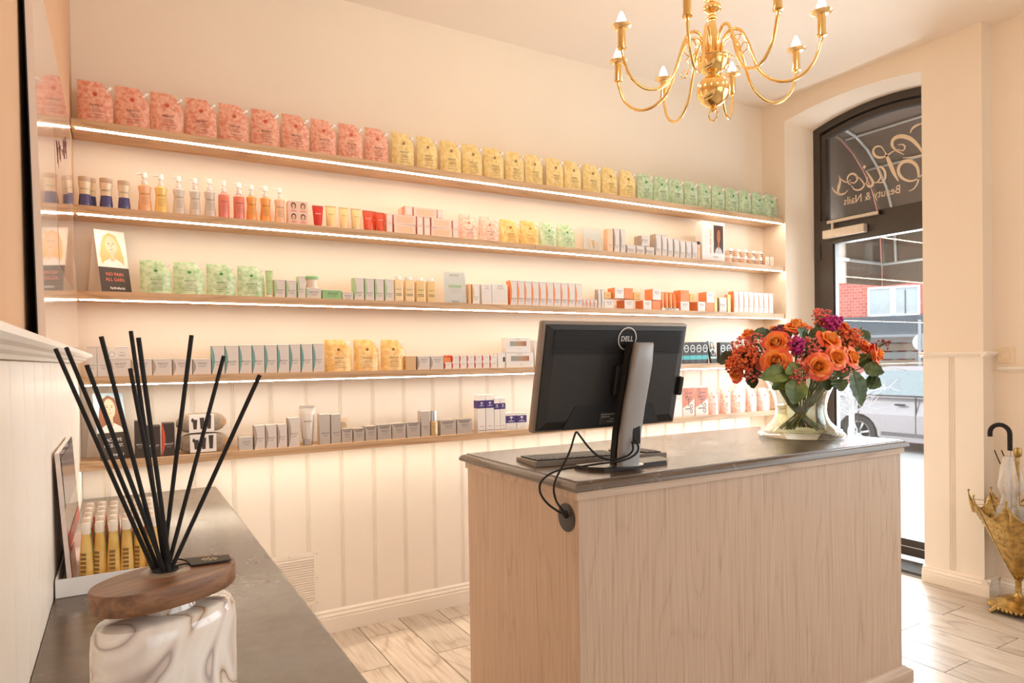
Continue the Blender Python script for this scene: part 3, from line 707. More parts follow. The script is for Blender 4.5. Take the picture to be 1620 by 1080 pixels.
# everything local to (1.372,1.66,ZT); panel plane tilted, its top towards the viewer
MW, MH = 0.572, 0.338
Rm = Matrix.Rotation(tilt, 4, 'X')
pcen = Vector((mc.x - 1.372, mc.y - 1.66, 1.283 - ZT))
def pnl(name, mb, mats, par=None, smooth=None):
    o = mb.build(name, mats, mon if par is None else par, smooth)
    if par is None: o.location = pcen; o.rotation_euler = (tilt, 0, 0)
    return o
fr = MB().cham(-MW / 2 - 0.004, MW / 2 + 0.004, 0.0, 0.026, -MH / 2 - 0.004, MH / 2 + 0.004, 0.008); pnl('bezel', fr, plain('grey_bezel', S(138, 122, 108), 0.4, 0.4), None, 45)
MB_ = MB(); hw, hh = MW / 2 - 0.006, MH / 2 - 0.004
MB_.loft([[(-hw, 0.004, -hh), (hw, 0.004, -hh), (hw, 0.004, hh), (-hw, 0.004, hh)], [(-hw + 0.002, -0.006, -hh + 0.002), (hw - 0.002, -0.006, -hh + 0.002), (hw - 0.002, -0.006, hh - 0.002), (-hw + 0.002, -0.006, hh - 0.002)], [(-hw + 0.03, -0.014, -hh + 0.03), (hw - 0.03, -0.014, -hh + 0.03), (hw - 0.03, -0.014, hh - 0.02), (-hw + 0.03, -0.014, hh - 0.02)]])
back = pnl('back_cover', MB_, BLACK)
vm = MB()
for i in range(15): vm.box(-hw + 0.022, hw - 0.022, -0.0165, -0.0135, hh - 0.016 - i * 0.0052, hh - 0.0142 - i * 0.0052)
vm.build('vent_ribs', MATTEBLACK, back)
pc = MB().prism([(-0.19, -hh + 0.003), (-0.150, -hh + 0.075), (0.165, -hh + 0.075), (0.205, -hh + 0.003)], -0.0155, -0.0138, 'y'); pc.build('port_cover', plain('port_black', S(20, 18, 17), 0.6), back)
MB().box(-0.05, 0.075, -0.0168, -0.0158, -hh + 0.012, -hh + 0.05).build('rating_label', plain('label_dark', S(62, 58, 56), 0.5), back)
lw = MB()
for i, (a, b) in enumerate(((-0.045, 0.03), (-0.045, -0.01), (-0.01, 0.05), (-0.02, 0.065))): lw.box(a, b, -0.0172, -0.0169, -hh + 0.043 - i * 0.008, -hh + 0.0455 - i * 0.008)
lw.build('label_print', plain('grey_print', S(170, 164, 160), 0.6), back)
GREYL = plain('logo_silver', S(214, 208, 202), 0.35, 0.3)
lg = MB(); lg.ring((0, 0), 0.0335, 0.0335, 0.0375, 0.0375, 40, -0.0182); lo_ = lg.build('logo_ring', GREYL, back, None, (0.020, 0, hh - 0.040))
letter(lo_, 'DELL', GREYL, 0.050, (0, -0.0182, 0), None, bold=0.03)
MB().cham(-0.010, 0.008, -0.020, 0.010, -0.032, 0.032, 0.005).build('speaker_module', MATTEBLACK, back, None, (hw + 0.002, 0, -0.038))
mount = MB(); mount.cham(-0.05, 0.05, -0.035, -0.012, -0.05, 0.045, 0.004); mount.build('mount_bracket', plain('mount_black', S(24, 22, 21), 0.5), back, None, (0.03, 0, -0.005))
# stand: base, curved column with a cable hole
bpts = [on_z(px, py, ZT) for px, py in ((896, 738), (945, 747), (1054, 734), (1040, 722))]
bl = [(-0.125, 0.085), (-0.118, 0.02), (-0.085, -0.018), (0.175, -0.018), (0.215, 0.02), (0.228, 0.075)]
b_ = MB(); b_.prism(bl, 0.0, 0.008, 'z'); b_.prism([(a * 0.985 + 0.001, c * 0.97 + 0.002) for a, c in bl], 0.0082, 0.013, 'z'); b_.build('base', plain('base_dark', S(64, 54, 48), 0.35, 0.3), mon)
colp = [(0.000, 0.013), (0.000, 0.06), (-0.004, 0.12), (-0.014, 0.20), (-0.028, 0.28), (-0.036, 0.34), (-0.040, 0.392), (-0.040, 0.400)]
cm = MB()
def colring(y, z, w, t, x):
    n = 16; out = []
    for k in range(n):
        a = 2 * PI * k / n; ca, sa = math.cos(a), math.sin(a)
        out.append((x + w * math.copysign(abs(ca) ** 0.55, ca), y + t * math.copysign(abs(sa) ** 0.7, sa), z))
    return out
XC = lambda z: 0.0 + 0.036 * (z / 0.4) ** 1.2
cmr = [colring(y - 0.028, z, 0.041 - 0.004 * (z > 0.39), 0.016 - 0.006 * (z > 0.395), XC(z)) for y, z in colp]
cm.loft(cmr); col_ = cm.build('column', STEEL, mon, 50)
sp = MB(); sp.loft([[(XC(z) - 0.040, y - 0.012, z), (XC(z) + 0.038, y - 0.012, z), (XC(z) + 0.038, y + 0.012 + 0.0 * z, z), (XC(z) - 0.040, y + 0.012, z)] for y, z in colp]); sp.build('column_spine', MATTEBLACK, mon)
ho = MB(); ho.cham(-0.015, 0.015, -0.002, 0.002, -0.030, 0.030, 0.0018); ho.build('cable_hole', MATTEBLACK, col_, None, (XC(0.115) + 0.012, -0.0475, 0.112))
MB().lathe([(0.058, 0), (0.06, 0.003), (0.05, 0.004)], 32, (XC(0) , -0.026, 0.013), 1, 0.6).build('collar', CHROME, mon, 40)
# cables from the stand down to the grommet
ge = Vector((DX0 - 0.006, DY0 + gr.y, gr.z)); gd = (ge - EYE_P).dot(_fwd)
hl = Vector((1.372 + XC(0.1) + 0.012, 1.66 - 0.052, ZT + 0.10)); hd = (hl - EYE_P).dot(_fwd)
def cable(label, pts):
    n = len(pts); P = []
    for i, (px, py) in enumerate(pts):
        t = i / (n - 1); P.append(at_depth(px, py, hd - 0.015 + (gd - hd - 0.01) * t))
    P.append(ge)
    c = [p for p in catmull(P, 7)]
    o0 = P[0]
    o = MB().tube([p - o0 for p in c], 0.0033, 8).build('cable', MATTEBLACK, None, 60, o0); return tag(o, label, 'cable', 'monitor cables')
cable('black cable looping low from the monitor stand to the desk grommet', [(1004, 694), (1010, 708), (1003, 720), (982, 729), (950, 733), (918, 738), (886, 743), (866, 752), (855, 764), (855, 780), (866, 796), (882, 808), (893, 814)])
cable('black cable rising to a sharp peak between monitor and desk grommet', [(1000, 698), (1001, 712), (990, 722), (968, 727), (948, 722), (932, 708), (918, 690), (912, 683.5), (908, 692), (902, 712), (892, 734), (880, 756), (876, 774), (880, 792), (890, 808)])
# keyboard
kb = thing('keyboard', 'black computer keyboard lying on the stone desk top behind the monitor', 'keyboard', (1.42, 1.885, ZT + 0.001), -0.17)
k_ = MB(); k_.loft([[(-0.25, -0.09, 0), (0.25, -0.09, 0), (0.25, -0.09, 0.017), (-0.25, -0.09, 0.017)], [(-0.25, 0.085, 0), (0.25, 0.085, 0), (0.25, 0.085, 0.010), (-0.25, 0.085, 0.010)]])
k_.build('case', plain('keyboard_case', S(140, 126, 112), 0.4), kb)
ks = MB()
for r in range(6):
    y_ = -0.078 + r * 0.025 + (0.006 if r else 0); zz = 0.017 - (y_ + 0.09) / 0.175 * 0.007
    for c_ in range(22):
        if c_ in (15, 18): continue
        xx = -0.238 + c_ * 0.0216; ks.box(xx, xx + 0.018, y_, y_ + 0.019, zz - 0.002, zz + 0.005)
kk = ks.build('keys', plain('key_black', S(40, 36, 34), 0.5), kb); kk['kind'] = 'stuff'

# ================================================================ vase of flowers
VC = on_z(1267, 690, ZT); vx, vy = VC.x, VC.y
VD = (Vector((vx, vy, ZT)) - EYE_P).dot(_fwd)
vase = thing('glass_vase', 'waisted clear glass vase of flowers standing on the desk', 'vase', (vx, vy, ZT))
VP = [(0.0, 0.002), (0.150, 0.002), (0.172, 0.006), (0.176, 0.014), (0.168, 0.022), (0.145, 0.034), (0.122, 0.056), (0.107, 0.085), (0.102, 0.115), (0.104, 0.145), (0.113, 0.180), (0.130, 0.220), (0.152, 0.255), (0.162, 0.268)]
vb = MB(); vb.lathe(VP, 56, close=False); vb.lathe([(r - 0.004 if r > 0.01 else 0, z + (0.010 if z < 0.2 else 0)) for r, z in VP[:1] + VP[4:]], 56, close=False)
vb.build('body', VGLASS, vase, 60)
rim = MB(); rim.tube([(0.160 * math.cos(2 * PI * i / 48), 0.160 * math.sin(2 * PI * i / 48), 0.268) for i in range(49)], 0.0032, 6, caps=False); rim.build('rim', VGLASS, vase, 60)
wt = MB(); wt.lathe([(0, 0.016), (0.138, 0.024), (0.137, 0.034), (0.115, 0.056), (0.101, 0.085), (0.096, 0.115), (0.098, 0.140), (0, 0.140)], 48, close=False)
wt.build('water', clear_glass('flower_water', (0.94, 0.93, 0.82, 1), 1.0, 1.2), vase, 60)
PET = [mottled('rose_petal_inner', S(255, 200, 112), S(255, 182, 90), S(252, 160, 70), 14, 0.5, 0.05), mottled('rose_petal', S(254, 164, 72), S(252, 144, 58), S(248, 122, 48), 12, 0.5, 0.05), mottled('rose_petal_outer', S(250, 128, 60), S(246, 106, 54), S(238, 86, 52), 12, 0.5, 0.05)]
GREEN = mottled('leaf_green', S(132, 148, 74), S(104, 126, 58), S(80, 104, 48), 18, 0.4, 0.2)
DGREEN = mottled('leaf_dark_green', S(92, 112, 58), S(70, 92, 48), S(52, 72, 38), 18, 0.35, 0.25)
STEM = plain('stem_green', S(104, 116, 58), 0.5, var=0.15)
def petal(r0, h, w, flare, cup, curl, mat):
    """one petal of a ring: base at radius r0, opening outwards, lip curled"""
    def fn(u, v):
        a = (u - 0.5) * 2; ww = w * math.sin(min(1, v * 1.15 + 0.18) * PI * 0.62) ** 0.8
        x = a * ww; rad = r0 + flare * v ** 1.6 + curl * max(0, v - 0.72) ** 1.3
        rad -= cup * a * a * (0.4 + 0.6 * v)
        z = h * (v - 0.26 * a * a * v) - curl * 1.1 * max(0, v - 0.75) + 0.0016 * math.sin(a * 5 + h * 900) * v
        return (rad, x, z)
    return MB().grid(fn, 6, 6).mesh('petal', mat, 180)
RING = [(3, petal(0.0025, 0.058, 0.007, 0.000, 0.004, -0.006, PET[0])), (4, petal(0.0065, 0.059, 0.012, 0.001, 0.007, -0.008, PET[0])), (4, petal(0.0115, 0.059, 0.018, 0.002, 0.010, -0.004, PET[0])), (5, petal(0.0165, 0.057, 0.023, 0.005, 0.012, 0.006, PET[0])),
        (5, petal(0.021, 0.053, 0.028, 0.010, 0.013, 0.03, PET[1])), (6, petal(0.024, 0.047, 0.032, 0.018, 0.012, 0.05, PET[1])), (6, petal(0.025, 0.038, 0.036, 0.032, 0.010, 0.06, PET[2]))]
def direct(o, pos, dirv, roll=0.0):
    q = Vector(dirv).to_track_quat('Z', 'Y'); o.rotation_mode = 'QUATERNION'; o.rotation_quaternion = q; o.location = pos
def vase_path(p, dirv, k):
    """stem from a flower head down through the neck of the vase to the bottom"""
    rr = random.Random(k); a = math.atan2(p.y - vy, p.x - vx) + rr.uniform(-0.5, 0.5)
    neck = Vector((vx + 0.060 * math.cos(a) * rr.uniform(0.3, 1), vy + 0.060 * math.sin(a) * rr.uniform(0.3, 1), ZT + 0.14)); b = a + PI + rr.uniform(-0.7, 0.7)
    foot = Vector((vx + 0.10 * math.cos(b) * rr.uniform(0.5, 1), vy + 0.10 * math.sin(b) * rr.uniform(0.5, 1), ZT + 0.034))
    rimp = neck.lerp(p, 0.42); rimp.z = max(rimp.z, ZT + 0.235); hr = Vector((rimp.x - vx, rimp.y - vy, 0))
    if hr.length > 0.12: hr = hr.normalized() * 0.12; rimp = Vector((vx + hr.x, vy + hr.y, rimp.z))
    return [p, p - Vector(dirv) * 0.03, rimp, neck, foot]
BC = Vector((vx, vy, ZT + 0.30))
def flower_root(name, label, cat, px, py, dd, group, up=0.35, k=0):
    p = at_depth(1140 + px * 280 / 1315, 480 + py * 280 / 1315, VD + dd)
    dv = (p - BC).normalized(); dv = (dv + Vector((0, 0, up)) - _fwd * 0.25).normalized()
    t = thing(name, label, cat, (0, 0, 0), 0, group); direct(t, p, dv)
    inv = (Matrix.Translation(p) @ dv.to_track_quat('Z', 'Y').to_matrix().to_4x4()).inverted()
    MB().tube([inv @ q for q in catmull(vase_path(p, dv, k), 5)], 0.0032, 6).build('stem', STEM, t, 60)
    return t, p, inv
roses = [(410, 290, -0.17, 1.05, 'large orange rose at left centre, above another open rose'), (405, 425, -0.20, 1.12, 'open orange rose just above the rim at left of the vase'), (560, 165, -0.02, 1.15, 'orange rose at the top centre with pointed outer petals'),
         (825, 265, -0.13, 1.08, 'orange rose right of centre below the magenta blossoms'), (870, 395, -0.20, 0.95, 'left of two touching orange roses at right of centre'), (985, 395, -0.15, 0.95, 'right of two touching orange roses at right of centre'),
         (735, 465, -0.24, 1.02, 'low front orange rose with dark centre above the vase rim'), (1165, 375, -0.06, 1.0, 'rightmost pale orange rose against the window'), (915, 185, 0.05, 0.95, 'orange rose at the back beside the magenta blossoms'),
         (1068, 310, 0.02, 0.75, 'half hidden small orange rose behind the rightmost rose'), (205, 225, 0.02, 0.85, 'orange rose bud seen side-on at the upper left'), (390, 195, 0.10, 0.7, 'small orange rose peeping out at the upper left back'), (105, 520, -0.05, 0.75, 'drooping red-orange rose at the far left edge')]
for i, (a, b, dd, s_, lab) in enumerate(roses):
    s_ *= 0.84
    t, p_, inv = flower_root('rose', lab, 'rose', a, b, dd, 'roses in the vase', 0.12 if i != 10 else 0.9, i)
    for r, (n_, me) in enumerate(RING):
        for k in range(n_):
            put('petal', me, t, (0, 0, -0.03 * s_), (random.uniform(-0.10, 0.10), random.uniform(-0.10, 0.10), 2 * PI * k / n_ + r * 0.7 + random.uniform(-0.22, 0.22)), (s_, s_, s_ * random.uniform(0.92, 1.06)))
    cx2 = MB(); cx2.lathe([(0.004, -0.045), (0.012, -0.038), (0.015, -0.030), (0.010, -0.02)], 10); cx2.build('calyx', STEM, t, 60)
def leafmesh(l, w, mat, fold=0.25, droop=0.3):
    def fn(u, v):
        a = (u - 0.5) * 2; ww = w * (math.sin(PI * v ** 0.8) ** 0.75 if 0 < v < 1 else 0)
        return (a * ww, -0.02 * 0 + l * v, abs(a) * ww * fold - droop * l * v * v + 0.004 * math.sin(v * 26) * abs(a))
    return MB().grid(fn, 6, 12).mesh('leaf', mat, 180)
def leaf_at(label, px, py, qx, qy, dd, wd, mat, k, dq=0.0):
    """leaf from base pixel to tip pixel of the bouquet close-up"""
    s_ = 280 / 1315; b = at_depth(1140 + px * s_, 480 + py * s_, VD + dd); e = at_depth(1140 + qx * s_, 480 + qy * s_, VD + dd + dq)
    t = thing('foliage_sprig', label, 'foliage', b, 0, 'leaves in the vase')
    ax = (e - b); l = ax.length; yv = ax.normalized(); nv = (-_fwd + Vector((0, 0, 0.45))); zv = (nv - yv * nv.dot(yv)).normalized(); xv = yv.cross(zv)
    M = Matrix((xv, yv, zv)).transposed()
    lf_ = put('leaf', leafmesh(l * 1.03, wd, mat, 0.22, 0.10), t); lf_.rotation_mode = 'QUATERNION'; lf_.rotation_quaternion = M.to_quaternion()
    vn = MB(); vn.tube([(0, l * v, -0.10 * l * v * v + 0.0012) for v in (0, 0.3, 0.6, 0.95)], lambda q: 0.0016 * (1.1 - q), 5); v_ = vn.build('midrib', MATS['stem_green'], t); v_.rotation_mode = 'QUATERNION'; v_.rotation_quaternion = M.to_quaternion()
    MB().tube([q - b for q in catmull(vase_path(b, yv * 0.2, 100 + k), 5)], 0.0024, 6).build('stem', STEM, t, 60)
LV = [('broad green leaf over the vase rim at left front', 525, 500, 310, 545, -0.22, 0.040, GREEN), ('large heart-shaped leaf hanging over the vase front', 570, 560, 545, 740, -0.22, 0.046, GREEN), ('green leaf tucked under the hanging front leaf', 520, 570, 390, 625, -0.19, 0.030, GREEN),
      ('long dark leaf hanging down at the right side', 985, 500, 1062, 752, -0.16, 0.036, DGREEN), ('dark leaf below the touching pair of roses', 860, 560, 905, 645, -0.17, 0.036, DGREEN), ('dark leaf below the rightmost rose', 1060, 480, 1215, 505, -0.08, 0.036, DGREEN), ('toothed leaf pointing right below the rightmost rose', 1075, 570, 1195, 605, -0.08, 0.040, DGREEN),
      ('dark leaf lying level at the upper left', 370, 215, 232, 240, 0.0, 0.030, DGREEN), ('dark leaf left of the top rose gap', 640, 260, 585, 185, -0.08, 0.030, DGREEN), ('upright leaf curling right at the top centre', 655, 245, 780, 185, -0.08, 0.024, DGREEN), ('leaf pointing far left out of the bouquet', 95, 370, -5, 440, 0.0, 0.030, DGREEN),
      ('small leaf hanging at the lower left of the bouquet', 220, 540, 245, 625, -0.05, 0.028, DGREEN), ('round grey-green leaf under the coral berries', 600, 470, 490, 510, -0.23, 0.030, GREEN), ('dark leaf right of the vase rim', 780, 560, 800, 640, -0.14, 0.030, DGREEN), ('broad dark leaf behind the low front rose', 930, 470, 850, 535, -0.16, 0.034, DGREEN), ('leaf behind the rightmost rose at the back', 1040, 200, 1110, 270, 0.05, 0.024, DGREEN)]
LV += [('dark leaf deep between the two left roses', 470, 350, 330, 330, -0.06, 0.034, DGREEN), ('dark leaf deep behind the central magenta tuft', 600, 400, 520, 260, -0.05, 0.036, DGREEN), ('dark leaf behind the low front rose stem', 640, 520, 760, 440, -0.10, 0.036, DGREEN), ('dark leaf between the upper right roses', 720, 360, 800, 210, -0.03, 0.034, DGREEN), ('dark leaf behind the rust tuft at left', 300, 420, 130, 380, -0.02, 0.034, DGREEN),
       ('dark leaf above the low front rose', 690, 400, 640, 250, 0.0, 0.036, DGREEN), ('dark leaf behind the right rose pair', 900, 470, 1010, 330, -0.05, 0.036, DGREEN), ('dark leaf under the far right rose', 1010, 440, 1130, 410, -0.02, 0.034, DGREEN), ('dark leaf behind the open left rose', 330, 470, 480, 400, -0.08, 0.036, DGREEN), ('dark leaf low behind the left berries', 300, 520, 190, 440, -0.03, 0.032, DGREEN), ('dark leaf behind the top centre rose', 520, 260, 440, 160, 0.04, 0.032, DGREEN), ('dark leaf low at the back right', 840, 520, 960, 480, -0.04, 0.036, DGREEN)]
for k, (lab, a, b, c_, e, dd, wd, m_) in enumerate(LV): leaf_at(lab, a, b, c_, e, dd, wd, m_, k, -0.03)
CORAL = plain('coral_berry', S(230, 108, 92), 0.45, var=0.25, scale=40); RUST = plain('rust_floret', S(236, 114, 62), 0.6, var=0.3, scale=60); MAG = plain('magenta_floret', S(190, 44, 128), 0.6, var=0.3, scale=60); DRED = plain('dark_red_berry', S(150, 40, 40), 0.4, var=0.2)
def cluster(label, px, py, dd, rad, cnt, r0, mat, k, name='berry_sprig', cat='flower', flat=1.0):
    t, p_, inv = flower_root(name, label, cat, px, py, dd, 'filler sprigs in the vase', 0.2, 300 + k)
    rr = random.Random(k); dots = MB(); tw = MB(); base = Vector((0, 0, -rad * 1.2))
    for i in range(cnt):
        v = Vector((rr.gauss(0, 1), rr.gauss(0, 1), rr.gauss(0, 1) * 0.8)).normalized() * rad * rr.uniform(0.35, 1.0) ** 0.7
        v.z *= flat; dots.blob(v, r0 * rr.uniform(0.7, 1.2), 1 if cnt < 90 else 1)
        if i % 2 == 0: tw.tube([base + Vector((0, 0, rr.uniform(0, rad))), v], 0.0007, 4, caps=False)
    b = dots.build('blossoms', mat, t, 180); b['kind'] = 'stuff'
    w = tw.build('twigs', DGREEN, t); w['kind'] = 'stuff'
CL = [('coral berry sprig in the centre beside the magenta flower', 640, 350, -0.17, 0.060, 101, 0.0058, CORAL), ('coral berry sprig at lower centre above the rim', 590, 510, -0.23, 0.054, 94, 0.0058, CORAL), ('coral berry sprig between the centre and low front rose', 700, 390, -0.16, 0.048, 67, 0.0056, CORAL),
      ('coral berry sprig at the lower left', 235, 490, -0.10, 0.054, 81, 0.0058, CORAL), ('coral berry sprig at the upper left edge', 160, 330, -0.05, 0.050, 81, 0.0054, CORAL), ('coral berry sprig at the left behind the roses', 265, 300, -0.06, 0.046, 74, 0.0054, CORAL),
      ('coral blossom sprig standing up at the top right', 755, 100, 0.0, 0.048, 108, 0.0052, CORAL), ('few coral berries below the right rose pair', 905, 470, -0.17, 0.031, 35, 0.0052, CORAL), ('dark red berry sprig sticking out at the right edge', 1210, 305, 0.0, 0.031, 29, 0.0045, DRED), ('rust coloured tuft at the left of the bouquet', 185, 405, -0.10, 0.060, 202, 0.0069, RUST), ('rust coloured tuft behind the right hand roses', 960, 255, -0.04, 0.053, 189, 0.0065, RUST),
      ('rust coloured tuft near the far left rose', 110, 455, -0.07, 0.043, 121, 0.0067, RUST), ('magenta flower tuft in the centre between roses', 560, 305, -0.19, 0.038, 148, 0.0063, MAG), ('magenta flower tuft at the top right', 815, 150, -0.02, 0.041, 148, 0.0060, MAG), ('small magenta tip sticking up at the top right', 868, 115, 0.0, 0.024, 67, 0.0056, MAG), ('dull magenta tuft behind the upper left roses', 425, 205, -0.02, 0.024, 70, 0.005, plain('dull_magenta', S(150, 50, 84), 0.6, var=0.2))]
for k, c_ in enumerate(CL): cluster(c_[0], c_[1], c_[2], c_[3], c_[4], c_[5], c_[6], c_[7], k, 'berry_sprig' if 'berr' in c_[0] or 'coral' in c_[0] else 'filler_flower')
# ================================================================ chandelier
CXY = Vector((1.769, 1.631)); ZP = 2.422; RA = 0.340
ch = thing('chandelier', 'polished brass chandelier with eight lit candle bulbs hanging from the ceiling', 'chandelier', (CXY.x, CXY.y, ZC))
def cz(py): return at_depth(1126, py, 2.3).z - ZC     # height of a point on the axis
def lat(name, pr, n=32, mat=BRASS, par=None): return MB().lathe([(max(0.0, q.x), q.y) for q in catmull([(r, cz(py)) for r, py in pr], 4)], n).build(name, mat, par or ch, 50)
lat('ball', [(0.004, 172), (0.020, 170), (0.040, 163), (0.052, 153), (0.0545, 146), (0.050, 136), (0.038, 128), (0.024, 124), (0.020, 122)])
lat('bowl', [(0.020, 123), (0.026, 119), (0.040, 113), (0.050, 104), (0.053, 97), (0.056, 95.5), (0.052, 94.5), (0.044, 94), (0.0, 94)])
lat('column', [(0.030, 94.5), (0.031, 91), (0.022, 88), (0.021, 80), (0.019, 60), (0.014, 44), (0.011, 37), (0.017, 34), (0.017, 31), (0.011, 28), (0.014, 25), (0.029, 20), (0.031, 17), (0.027, 12), (0.012, 8), (0.012, 5), (0.030, 1), (0.036, -6), (0.026, -14), (0.012, -18), (0.010, -60)])
MB().tube([(0, 0, cz(-58)), (0, 0, -0.05)], 0.006, 10).build('rod', BRASS, ch, 50)
MB().lathe([(0.065, -0.001), (0.06, -0.02), (0.035, -0.045), (0.012, -0.055), (0.0, -0.055)], 32).build('ceiling_rose', BRASS, ch, 50)
lat('finial', [(0.004, 179), (0.009, 177), (0.011, 174), (0.006, 171.5)], 16)
zr = cz(185); MB().tube([(0.0, 0.019 * math.sin(2 * PI * i / 24), zr + 0.005 + 0.021 * math.cos(2 * PI * i / 24)) for i in range(25)], 0.0028, 8, caps=False).build('pull_ring', BRASS, ch, 60)
zp = ZP - ZC; zb = cz(95)
armc = catmull([(0.030, zb - 0.004), (0.034, zb + 0.05), (0.058, zb + 0.082), (0.090, zb + 0.075), (0.115, zb + 0.030), (0.150, zp - 0.130), (0.200, zp - 0.178), (0.260, zp - 0.186), (0.312, zp - 0.150), (RA - 0.004, zp - 0.09), (RA, zp - 0.066)], 6)
arm_me = MB().tube([(p.x, 0, p.y) for p in armc], 0.0052, 10).mesh('arm', BRASS, 60)
scr = []
for i in range(46):
    a = i / 45 * 3.3 * PI; r = 0.030 * (1 - i / 58); scr.append((0.112 + r * math.cos(a + 1.2) * 0.9 + 0.012 * math.sin(i / 45 * PI), 0.006 * math.sin(i * 0.2), zb + 0.008 + r * math.sin(a + 1.2) - 0.030 * i / 45))
scr_me = MB().tube([(0.040, 0, zb + 0.03), (0.075, 0, zb + 0.048)] + scr, 0.0019, 6).mesh('scroll', BRASS, 60)
sl_me = MB().lathe([(0.009, -0.068), (0.0155, -0.066), (0.0155, -0.061), (0.0125, -0.059), (0.0125, 0.0), (0.0, 0.0)], 20, (RA, 0, zp)).mesh('candle_sleeve', BRASS, 50)
pan_me = MB().lathe([(0.006, 0.0), (0.020, 0.001), (0.030, 0.006), (0.033, 0.010), (0.030, 0.0085), (0.018, 0.004), (0.0, 0.004)], 28, (RA, 0, zp)).mesh('drip_pan', plain('drip_glass_brass', S(250, 216, 160), 0.2, 0.7), 60)
bulb_me = MB().lathe([(0.004, 0.004), (0.010, 0.010), (0.0145, 0.021), (0.0135, 0.031), (0.009, 0.043), (0.004, 0.054), (0.0, 0.058)], 18, (RA, 0, zp), close=False).mesh('bulb', FLAME, 60)
for k in range(8):
    t = math.radians(30 + 45 * k - 14.1)
    wv = _r0.to_2d() * math.cos(t) + Vector((math.sin(YAW), math.cos(YAW))) * math.sin(t)
    a = math.atan2(wv.y, wv.x)
    ar = put('arm', arm_me, ch, None, (0, 0, a))
    put('candle_sleeve', sl_me, ar); put('drip_pan', pan_me, ar); put('bulb', bulb_me, ar)
    if k % 2 == 0: put('scroll', scr_me, ch, None, (0, 0, a + 0.35))
# ================================================================ light switch, socket, vent
sw = on_x(1592, 562, XR)
s_ = thing('light_switch', 'cream light switch on the wall right of the pier', 'switch', (XR, sw.y, sw.z), -PI / 2)
CRE = plain('cream_switch', S(236, 216, 186), 0.35)
MB().cham(-0.041, 0.041, -0.010, 0.0, -0.041, 0.041, 0.003).build('plate', CRE, s_); MB().cham(-0.022, 0.022, -0.014, -0.0105, -0.022, 0.022, 0.002).build('rocker', CRE, s_)
so = on_y(541, 673, D - 0.007)
s_ = thing('wall_socket', 'small cream wall socket behind the silver cartons on the lowest shelf', 'socket', (so.x, D - 0.0075, so.z))
MB().cham(-0.028, 0.028, -0.009, 0, -0.04, 0.04, 0.002).build('plate', CRE, s_); g = MB(); g.lathe([(0.021, 0.0), (0.020, 0.002), (0.0, 0.002)], 24, close=False); g.build('outlet', plain('outlet_beige', S(200, 178, 150), 0.5), s_, 50, (0, -0.0092, 0), (PI / 2, 0, 0))
va = on_y(503.5, 870, D); vb_ = on_y(504, 953, D)
vn = thing('vent_grille', 'white slatted ventilation grille low on the back wall', 'vent', (va.x - 0.14, D - 0.0075, vb_.z))
hgt = va.z - vb_.z
mb = MB(); mb.box(-0.14, 0.14, -0.008, 0, 0, 0.022); mb.box(-0.14, 0.14, -0.008, 0, hgt - 0.022, hgt); mb.box(-0.14, -0.115, -0.008, 0, 0.022, hgt - 0.022); mb.box(0.115, 0.14, -0.008, 0, 0.022, hgt - 0.022); mb.box(-0.115, 0.115, -0.002, 0, 0.022, hgt - 0.022)
mb.build('frame', TRIM, vn)
ns = 17; st = (hgt - 0.048) / ns
slat = MB().add([(-0.115, -0.003, 0), (0.115, -0.003, 0), (0.115, -0.012, st * 0.25), (-0.115, -0.012, st * 0.25), (-0.115, -0.003, st * 0.75), (0.115, -0.003, st * 0.75)], [(0, 1, 2, 3), (3, 2, 5, 4), (0, 3, 4), (1, 5, 2)]).mesh('slat', TRIM)
for i in range(ns): put('slat', slat, vn, (0, 0, 0.024 + i * st))
for (a, b) in ((0.128, hgt - 0.011), (0.128, hgt / 2), (0.128, 0.011), (0.0, hgt - 0.011)): MB().blob((a, -0.009, b), 0.004, 1).build('screw', CHROME, vn)
# ================================================================ umbrella stand
ux, uy = 3.978, 1.655
us = thing('umbrella_stand', 'aged brass umbrella stand shaped like an upturned open umbrella', 'umbrella stand', (ux, uy, 0))
MB().lathe([(0.125, 0.028), (0.128, 0.036), (0.118, 0.042), (0.100, 0.046), (0.085, 0.060), (0.060, 0.072), (0.030, 0.080), (0.016, 0.090), (0.0135, 0.100), (0.0135, 0.160), (0.018, 0.166), (0.012, 0.172)], 36).build('base', OLDBRASS, us, 45)
for k in range(4):
    a = PI / 4 + k * PI / 2 + 0.3; f_ = MB(); f_.tube([(0.10 * math.cos(a), 0.10 * math.sin(a), 0.036), (0.125 * math.cos(a), 0.125 * math.sin(a), 0.024), (0.145 * math.cos(a), 0.145 * math.sin(a), 0.010)], lambda t: 0.016 - 0.005 * t, 8); f_.blob((0.145 * math.cos(a), 0.145 * math.sin(a), 0.012), 0.012, 2); f_.build('foot', OLDBRASS, us, 60)
sk = MB()
for k in range(40):
    a = 2 * PI * k / 40; sk.blob((0.124 * math.cos(a), 0.124 * math.sin(a), 0.026), 0.010, 1, 0, (1, 1, 1.2))
sk_ = sk.build('base_beading', OLDBRASS, us, 60)
NP = 8; RT, ZR, ZB = 0.218, 0.585, 0.168
def pfn(a0, a1):
    def fn(u, v):
        a = a0 + (a1 - a0) * u; s = math.sin(PI * u)
        r = 0.014 + (RT - 0.014) * v ** 0.92; r *= (1 - 0.10 * s * (0.3 + 0.7 * v))
        z = ZB + (ZR - ZB) * v - 0.085 * s * v ** 6
        return (r * math.cos(a), r * math.sin(a), z)
    return fn
